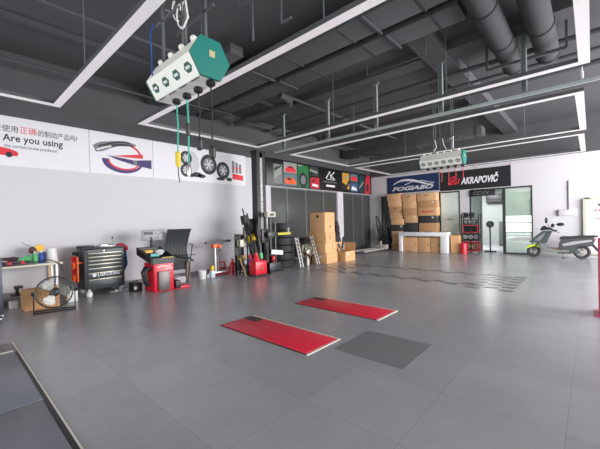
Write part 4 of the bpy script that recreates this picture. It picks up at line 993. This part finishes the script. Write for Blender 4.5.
for cn, bs in cols:
    for i, (a, b, z0, z1, mm) in enumerate(bs):
        lab = '%s box up in the %s column of the box wall behind the desk' % (ordn[i], cn)
        if mm: lab = 'dark grey box, ' + ordn[i] + ' up in the ' + cn + ' column behind the desk'
        yf = 15.0 + .02 * ((i * 3) % 4)
        pl = None
        if i % 2 == 1: pl = ('white_label', (b - a) * .3, (z1 - z0) * .75, .04, .035, white, 'y')
        elif i % 3 == 0: pl = ('hand_hole', 0, (z1 - z0) * .7, .05, .018, blk, 'y')
        t = carton(lab, a, b, yf, 15.44, z0, z1, mm or tones[(i + len(cn)) % 3], labelp=pl)
        if cn == 'right' and i == 4:
            t['label'] = 'cardboard box with red lettering in the right column behind the desk'
            MB().box(-.32, .32, -.215 - .0, -.205, .12, .14).build('red_underline', redp, t, local=True)
            o = text('Akrapovic', 'red_lettering', t, redp, 'F', yf, -5.9, -5.32, 1.76, 1.9, .003, shear=.2, bold=.02)
m = carton('narrow cardboard box standing on the floor right of the white desk', -4.55, -4.2, 14.75, 15.2, 0, .76)
# desk
t = thing('reception_desk', 'white reception desk with panel legs before the cardboard boxes', 'desk', (-5.7, 14.7, 0))
wd_ = mat('gloss_white_laminate', (238, 238, 240), .3, var=.01)
MB().box(-6.8, -4.62, 14.5, 14.98, .72, .9, .006).build('desk_top', wd_, t)
MB().box(-6.8, -6.65, 14.5, 14.98, 0, .72, .004).build('leg_panel', wd_, t)
MB().box(-4.9, -4.62, 14.5, 14.98, 0, .72, .004).build('leg_panel', wd_, t)
MB().box(-5.2, -4.9, 14.7, 14.85, .9, .93, .004).build('keyboard', blkg, t) if False else None
dthing('papers', 'white papers and a dark folder on the white desk top', 'papers', MB().box(-5.6, -5.35, 14.6, 14.8, .901, .925).box(-5.2, -4.75, 14.6, 14.85, .901, .915), mat('paper_and_folder', (120, 122, 124), .6))
for a, b, lb in ((-6.63, -5.95, 'left flat carton standing in the open front of the white desk'), (-5.93, -5.38, 'middle flat carton standing in the open front of the white desk'), (-5.36, -4.92, 'right flat carton standing in the open front of the white desk')):
    carton(lb, a, b, 14.6, 14.9, 0, .66, mat('cardboard_b', (214, 168, 124), .8), tp=False, labelp=('dark_mark', (b - a) * .4, .33, .012, .05, blk, 'y'))

# ------------------------------------------------------------------ shelf of red crates + drum
t = thing('crate_rack', 'black upright rack holding red framed crates before the far opening', 'rack', (-3.85, 15.1, 0))
for x in (-4.16, -3.5):
    for y in (14.95, 15.3): MB().box(x - .015, x + .015, y - .015, y + .015, 0, 1.66).build('upright', blk, t)
for z in (.08, .52, .86, 1.2, 1.5): MB().box(-4.16, -3.5, 14.95, 15.3, z, z + .015).build('shelf_board', blkg, t)
def crate(lb, x0, x1, z0, z1, fm_, fill, n):
    t = thing('parts_crate', lb, 'crate', ((x0 + x1) / 2, 15.1, z0))
    f = MB(); y0, y1 = 14.94, 15.26
    for a, b in ((z0, z0 + .025), (z1 - .025, z1)):
        f.box(x0, x1, y0, y0 + .02, a, b); f.box(x0, x1, y1 - .02, y1, a, b); f.box(x0, x0 + .02, y0 + .02, y1 - .02, a, b); f.box(x1 - .02, x1, y0 + .02, y1 - .02, a, b)
    for x in (x0, x1 - .02):
        for y in (y0, y1 - .02): f.box(x, x + .02, y, y + .02, z0 + .025, z1 - .025)
    f.build('frame', fm_, t)
    for k in range(n):
        cx = x0 + (x1 - x0) * (k + .5) / n; r = min((x1 - x0) / n, z1 - z0) * .42
        MB().torus((cx, 15.04, (z0 + z1) / 2), r * .8, r * .25, 'y', 18, 6).lathe([(r * .4, -.02), (r * .4, .02)], (cx, 15.04, (z0 + z1) / 2), 12, 'y').build('wheel_part', fill, t)
        MB().box(cx - r, cx + r, 15.1, 15.2, z0 + .03, z1 - .04).build('packed_part', blk, t)
crate('lowest red framed crate on the black rack', -4.14, -3.52, .1, .48, red, mat('crate_parts', (150, 120, 100), .5), 2)
crate('black crate with pale parts between the two red crates', -4.14, -3.52, .54, .84, blkg, mat('pale_parts', (160, 160, 160), .5), 3)
crate('upper red framed crate with two black wheels', -4.12, -3.54, .88, 1.2, red, blk, 2)
crate('grey crate above the red framed crates on the rack', -4.1, -3.6, 1.22, 1.44, blkg, mat('pale_parts', (160, 160, 160), .5), 3)
crate('topmost black crate on the rack', -4.14, -3.7, 1.52, 1.72, blk, blkg, 2)
t = thing('red_drum', 'small red drum on the floor at the left foot of the crate rack', 'drum', (-4.02, 14.7, 0))
MB().lathe([(.12, 0), (.13, .01), (.13, .42), (.12, .44)], (-4.02, 14.7, 0), 20).build('barrel', red, t)
MB().torus((-4.02, 14.7, .15), .131, .006, 'z').torus((-4.02, 14.7, .3), .131, .006, 'z').build('rib', red, t)
MB().tube([(-4.02, 14.6, .44), (-4.02, 14.63, .5), (-4.02, 14.77, .5), (-4.02, 14.8, .44)], .008).build('handle', blk, t)
t = thing('office_stand', 'grey round headed stand inside the doorway right of the crate rack', 'stand', (-3.25, 16.0, 0))
MB().tube([(-3.3, 16.0, 0), (-3.3, 16.0, 1.1)], .03).build('post', blkg, t); MB().lathe([(.15, -.05), (.15, .05)], (-3.3, 16.0, 1.2), 18, 'y').build('head', mat('grey_head', (90, 96, 94), .5), t); MB().box(-3.5, -3.1, 15.85, 16.15, 0, .05).build('foot', blk, t)
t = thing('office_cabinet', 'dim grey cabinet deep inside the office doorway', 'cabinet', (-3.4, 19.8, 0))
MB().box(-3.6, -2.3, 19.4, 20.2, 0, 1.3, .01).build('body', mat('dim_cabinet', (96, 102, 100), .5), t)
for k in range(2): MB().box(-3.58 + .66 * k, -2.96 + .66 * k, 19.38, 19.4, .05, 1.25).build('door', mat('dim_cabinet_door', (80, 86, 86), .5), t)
t = thing('wall_air_conditioner', 'dark unit high on the office back wall', 'air conditioner', (-3.6, 20.1, 2.3))
MB().box(-4.3, -3.4, 20.0, 20.28, 2.3, 2.75, .02).build('casing', blkg, t); MB().box(-4.25, -3.45, 19.98, 20.0, 2.34, 2.42).build('outlet', blk, t)

# ------------------------------------------------------------------ right part of the far wall
t = thing('wall_unit', 'small white box unit fixed on the far wall above the scooter', 'wall box', (-.68, 15.46, 1.5))
MB().box(-.92, -.42, 15.42, 15.5, 1.5, 1.72, .006).build('casing', wallM, t); MB().box(-.935, -.92, 15.42, 15.5, 1.5, 1.72).build('end_cap', mat('mid_grey_cap', (110, 108, 110), .5), t)
dthing('wall_pipe', 'thin dark vertical conduit running up from the white wall box', 'conduit', MB().tube([(-.64, 15.48, 1.73), (-.64, 15.48, 2.78)], .016), mat('dark_conduit', (90, 84, 88), .5))
t = thing('notice_board', 'white notice board with cream frame at the right edge', 'board', (.45, 15.4, .1))
MB().box(-.24, 1.1, 15.4, 15.46, .1, 2.08, .01).build('frame', mat('cream_frame', (222, 216, 196), .5), t)
MB().box(-.17, 1.03, 15.395, 15.4, .17, 2.0).build('sheet', whitep, t)
MB().box(-.2, -.05, 15.385, 15.42, 2.08, 2.12).build('clip', blk, t)
m = MB(); m.box(.16, .6, 15.39, 15.395, 1.8, 1.9); m.build('heading', mat('green_grey_print', (90, 104, 98), .5), t)
m = MB()
for k in range(4): m.box(.06 + k * .1, .13 + k * .1, 15.39, 15.395, 1.62, 1.7)
m.box(.1, .8, 15.39, 15.395, 1.36, 1.4); m.box(.1, .7, 15.39, 15.395, 1.48, 1.5); m.build('red_lines', mat('soft_red_print', (214, 120, 126), .5), t)
m = MB(); m.box(-.1, .95, 15.39, 15.395, .95, 1.0); m.box(-.1, .95, 15.39, 15.395, .62, .64); m.build('grey_lines', mat('light_grey_print', (196, 196, 196), .5), t)
t = thing('guard_post', 'red steel guard post cut off by the right edge', 'post', (.3, 6.6, 0))
MB().box(.06, .38, 6.5, 6.8, .02, 1.15, .01).build('post', mat('pinkish_red', (206, 66, 104), .4), t); MB().box(.0, .4, 6.45, 6.85, 0, .02).build('base_plate', mat('pinkish_red', (206, 66, 104), .4), t)

# ------------------------------------------------------------------ scooter
SX, SY = 0.0, 14.72
t = thing('motor_scooter', 'grey electric scooter with lime front mudguard parked by the far wall', 'scooter', (-.85, SY, 0))
sgr = mat('scooter_grey', (120, 126, 124), .3, coat=.4); sdk = mat('scooter_dark', (72, 76, 77), .4); ssl = mat('scooter_silver', (168, 170, 172), .3, .4)
def side(pts, w, nm, m, parent=t, y=None, bev=.015):
    b = MB(); b.prism([(x, (y if y is not None else SY) - w / 2, z) for x, z in pts], (0, w, 0))
    if bev: bmesh.ops.bevel(b.bm, geom=b.bm.edges[:], offset=bev, segments=2, affect='EDGES', clamp_overlap=True)
    return b.build(nm, m, parent)
for x, r in ((-1.62, .215), (-.27, .235)):
    wl = MB().torus((x, SY, r), r - .05, .05, 'y', 32, 10).build('wheel', rub, t)
    h = MB().torus((x, SY, r), r - .09, .012, 'y', 24, 6).lathe([(.05, -.05), (.05, .05)], (x, SY, r), 14, 'y')
    for k in range(5): h.bar((x, SY, r), (x + (r - .09) * math.cos(k * 1.257), SY, r + (r - .09) * math.sin(k * 1.257)), .03, .02)
    h.build('rim', ssl, wl)
side([(-1.86, .3), (-1.8, .4), (-1.68, .47), (-1.5, .48), (-1.42, .44), (-1.4, .38), (-1.5, .36), (-1.62, .42), (-1.78, .32)], .15, 'front_mudguard', mat('lime_plastic', (212, 236, 60), .4))
MB().tube([(-1.62, SY - .09, .215), (-1.5, SY - .07, .5), (-1.36, SY - .03, .8)], .02).tube([(-1.62, SY + .09, .215), (-1.5, SY + .07, .5), (-1.36, SY + .03, .8)], .02).build('fork', blkg, t)
side([(-1.74, .56), (-1.66, .66), (-1.5, .82), (-1.34, .96), (-1.1, .98), (-1.06, .94), (-1.16, .78), (-1.2, .62), (-1.24, .52), (-1.4, .5), (-1.5, .54)], .3, 'front_fairing', sdk)
side([(-1.62, .6), (-1.3, .92), (-1.22, .92), (-1.4, .6)], .32, 'side_panel', sgr)
side([(-1.5, .56), (-1.28, .5), (-1.2, .34), (-.95, .3), (-.6, .3), (-.6, .22), (-1.1, .2), (-1.3, .26), (-1.4, .38)], .3, 'floor_board', sgr)
side([(-.95, .3), (-.6, .34), (-.4, .42), (-.42, .26), (-.55, .16), (-.95, .16)], .2, 'lower_fairing', sdk)
side([(-1.18, .31), (-.82, .3), (-.82, .36), (-1.14, .36)], .26, 'foot_mat', mat('brown_mat', (128, 90, 78), .8))
side([(-.9, .3), (-.88, .56), (-.82, .66), (-.7, .7), (-.2, .72), (.04, .76), (.06, .62), (.02, .5), (-.06, .42), (-.2, .46), (-.3, .47), (-.42, .42), (-.5, .3), (-.56, .22)], .26, 'rear_body', sdk)
side([(-.8, .52), (-.5, .6), (-.1, .66), (.02, .68), (0, .6), (-.3, .56), (-.6, .46), (-.78, .42)], .28, 'silver_side', ssl)
side([(-.88, .66), (-.84, .76), (-.72, .78), (-.5, .76), (-.3, .8), (.06, .82), (.16, .8), (.14, .76), (-.1, .73), (-.6, .68)], .27, 'seat', mat('black_vinyl', (48, 46, 50), .45))
side([(-.04, .62), (.08, .74), (.1, .66), (.02, .56)], .18, 'tail_light', mat('tail_red', (206, 110, 96), .35))
side([(-.06, .52), (.02, .54), (.1, .42), (.2, .24), (.16, .22), (.05, .36)], .14, 'rear_mudguard', blk)
side([(-1.42, .98), (-1.38, 1.1), (-1.3, 1.16), (-1.16, 1.06), (-1.0, 1.02), (-1.04, .98)], .16, 'headlamp_cowl', blk)
side([(-1.4, .95), (-1.3, 1.0), (-1.0, 1.02), (-.98, .97), (-1.2, .93)], .2, 'cowl_trim', ssl)
MB().tube([(-1.02, SY - .3, .98), (-1.15, SY - .12, 1.04), (-1.2, SY, 1.02), (-1.15, SY + .12, 1.04), (-1.02, SY + .3, .98)], .016).build('handlebar', blkg, t)
for s_ in (-1, 1):
    g = MB().tube([(-.96, SY + s_ * .36, .96), (-1.05, SY + s_ * .27, 1.0)], .024).build('grip', blk, t)
    MB().tube([(-1.13, SY + s_ * .16, 1.04), (-1.08 + (-.14 if s_ > 0 else .1), SY + s_ * .3, 1.2)], .009).build('mirror_stem', blkg, t)
MB().ball((-1.26, SY + .3, 1.34), .1, .45, .7, 1.2).build('mirror', blk, t)
MB().ball((-.82, SY - .3, 1.2), .1, 1.2, .5, .6).build('mirror', blk, t)
MB().ball((-1.04, SY - .2, 1.16), .07, .8, .5, 1.0).build('brake_reservoir', blk, t)
MB().tube([(-.98, SY - .32, .97), (-.85, SY - .3, .9)], .01).build('brake_lever', blkg, t)
MB().tube([(-.75, SY - .1, .25), (-.8, SY - .22, .03), (-.72, SY - .22, .015)], .014).build('side_stand', blkg, t)
MB().box(-.6, -.3, SY + .09, SY + .16, .16, .3, .03).build('hub_motor_cover', ssl, t)
dthing('cable_cover', 'pale cable cover lying along the foot of the far wall', 'cable cover', MB().box(-1.7, 1.6, 15.36, 15.42, 0, .05), mat('pale_cover', (190, 186, 188), .5))

# ------------------------------------------------------------------ outside, seen only as reflections and from other viewpoints
w = MB()
leaf = mat('leafy_green', (136, 168, 118), .8, var=.4, scale=6)
for i in range(8):
    x = -20 + i * 4.4; y = -24 - (i % 2) * 3.5
    t = thing('street_tree', 'leafy green street tree outside behind the viewer, number %s from the left' % ['one', 'two', 'three', 'four', 'five', 'six', 'seven', 'eight'][i], 'tree', (x, y, 0), 0, 'street trees')
    MB().tube([(x, y, -.1), (x + .1, y, 2.5), (x, y, 4)], [.22, .17, .1], 10).build('trunk', mat('bark', (92, 76, 62), .9), t)
    c = MB()
    for k in range(12):
        c.ball((x + random.uniform(-1.7, 1.7), y + random.uniform(-.9, .9), random.uniform(2.4, 6.2)), random.uniform(.9, 1.5))
    c.rough(.14).build('crown', leaf, t)
hz = MB()
for i in range(60): hz.ball((-42 + i * 1.3, -38 + random.uniform(-.8, .8), random.uniform(1, 8.5)), random.uniform(1.7, 2.6))
hz.rough(.15); dthing('street_hedge', 'tall green tree line across the street behind the viewer', 'hedge', hz, leaf)
struct('trim_10', MB().box(-30, 30, -45, Y0 - 12.01, -.2, -.05), mat('street_paving', (176, 174, 170), .8))

GR = {'flat_duct': 'flat dark ducts under the ceiling', 'round_duct': 'round ventilation ducts', 'ceiling_pipe': 'pipes and conduits under the ceiling', 'light_frame': 'rectangular light frames',
      'hose_reel_box': 'hanging hose reel boxes', 'wall_banner': 'printed wall banners', 'lift_plate': 'red lift plates in the floor', 'spray_can': 'cans on the workbench', 'aluminium_ramp': 'leaning aluminium ramps',
      'cardboard_box': 'cardboard boxes', 'parts_crate': 'crates on the rack', 'air_impact_tool': 'tools leaning by the lift post'}
for o in list(C.objects):
    k = o.name.split('.')[0]
    if o.parent is None and 'label' in o and k in GR: o['group'] = GR[k]

# ------------------------------------------------------------------ light
wld = bpy.data.worlds.new('World'); sc.world = wld; wld.use_nodes = True
bg = wld.node_tree.nodes['Background']; bg.inputs['Color'].default_value = (.93, .96, 1.0, 1); bg.inputs['Strength'].default_value = 1.8
def area(name, loc, rot, sx, sy, e, col=(1, 1, 1)):
    l = bpy.data.lights.new(name, 'AREA'); l.shape = 'RECTANGLE'; l.size = sx; l.size_y = sy; l.energy = e; l.color = col
    o = bpy.data.objects.new(name, l); C.objects.link(o); o.location = loc; o.rotation_euler = rot; return o
area('office_fill', (-4.4, 18, 3.1), (0, 0, 0), 1.5, 1.5, 330)  # added fill light without a fixture, brightens the office behind the doorway
# daylight through the open garage front and the open right side
area('front_daylight', (-1.6, Y0 - .6, .85), (PI / 2 + .3, 0, 0), 13, 1.5, 330, (.96, .98, 1))
area('side_daylight', (X1 + .6, 10.6, 2.3), (PI / 2, 0, PI / 2), 9.5, 4, 2150, (1, .98, .98))

# ------------------------------------------------------------------ camera
f = 324.3027
v1 = Vector((592 - 300, -(215 - 224.5), f)).normalized(); v2 = Vector((-60 - 300, -(230 - 224.5), f)).normalized()
Yc = v1; Xc = -v2; Zc = Yc.cross(Xc)
if Zc.y < 0: Zc = -Zc
# image axes (right, up, forward) expressed in world axes
R_ = Vector((Xc.x, Yc.x, Zc.x)); U_ = Vector((Xc.y, Yc.y, Zc.y)); Fw = Vector((Xc.z, Yc.z, Zc.z))
Fw.normalize(); R_ = (R_ - Fw * R_.dot(Fw)).normalized(); U_ = R_.cross(Fw)
cd = bpy.data.cameras.new('camera'); cam = bpy.data.objects.new('camera', cd); C.objects.link(cam)
cd.sensor_width = 36; cd.lens = f / 600 * 36; cd.clip_start = .05
mw = Matrix((R_, U_, -Fw)).transposed().to_4x4(); mw.translation = Vector((0, 0, 1.5)); cam.matrix_world = mw
sc.camera = cam
sc.view_settings.view_transform = 'Standard'; sc.view_settings.look = 'None'; sc.view_settings.gamma = 1; sc.view_settings.exposure = 0.0
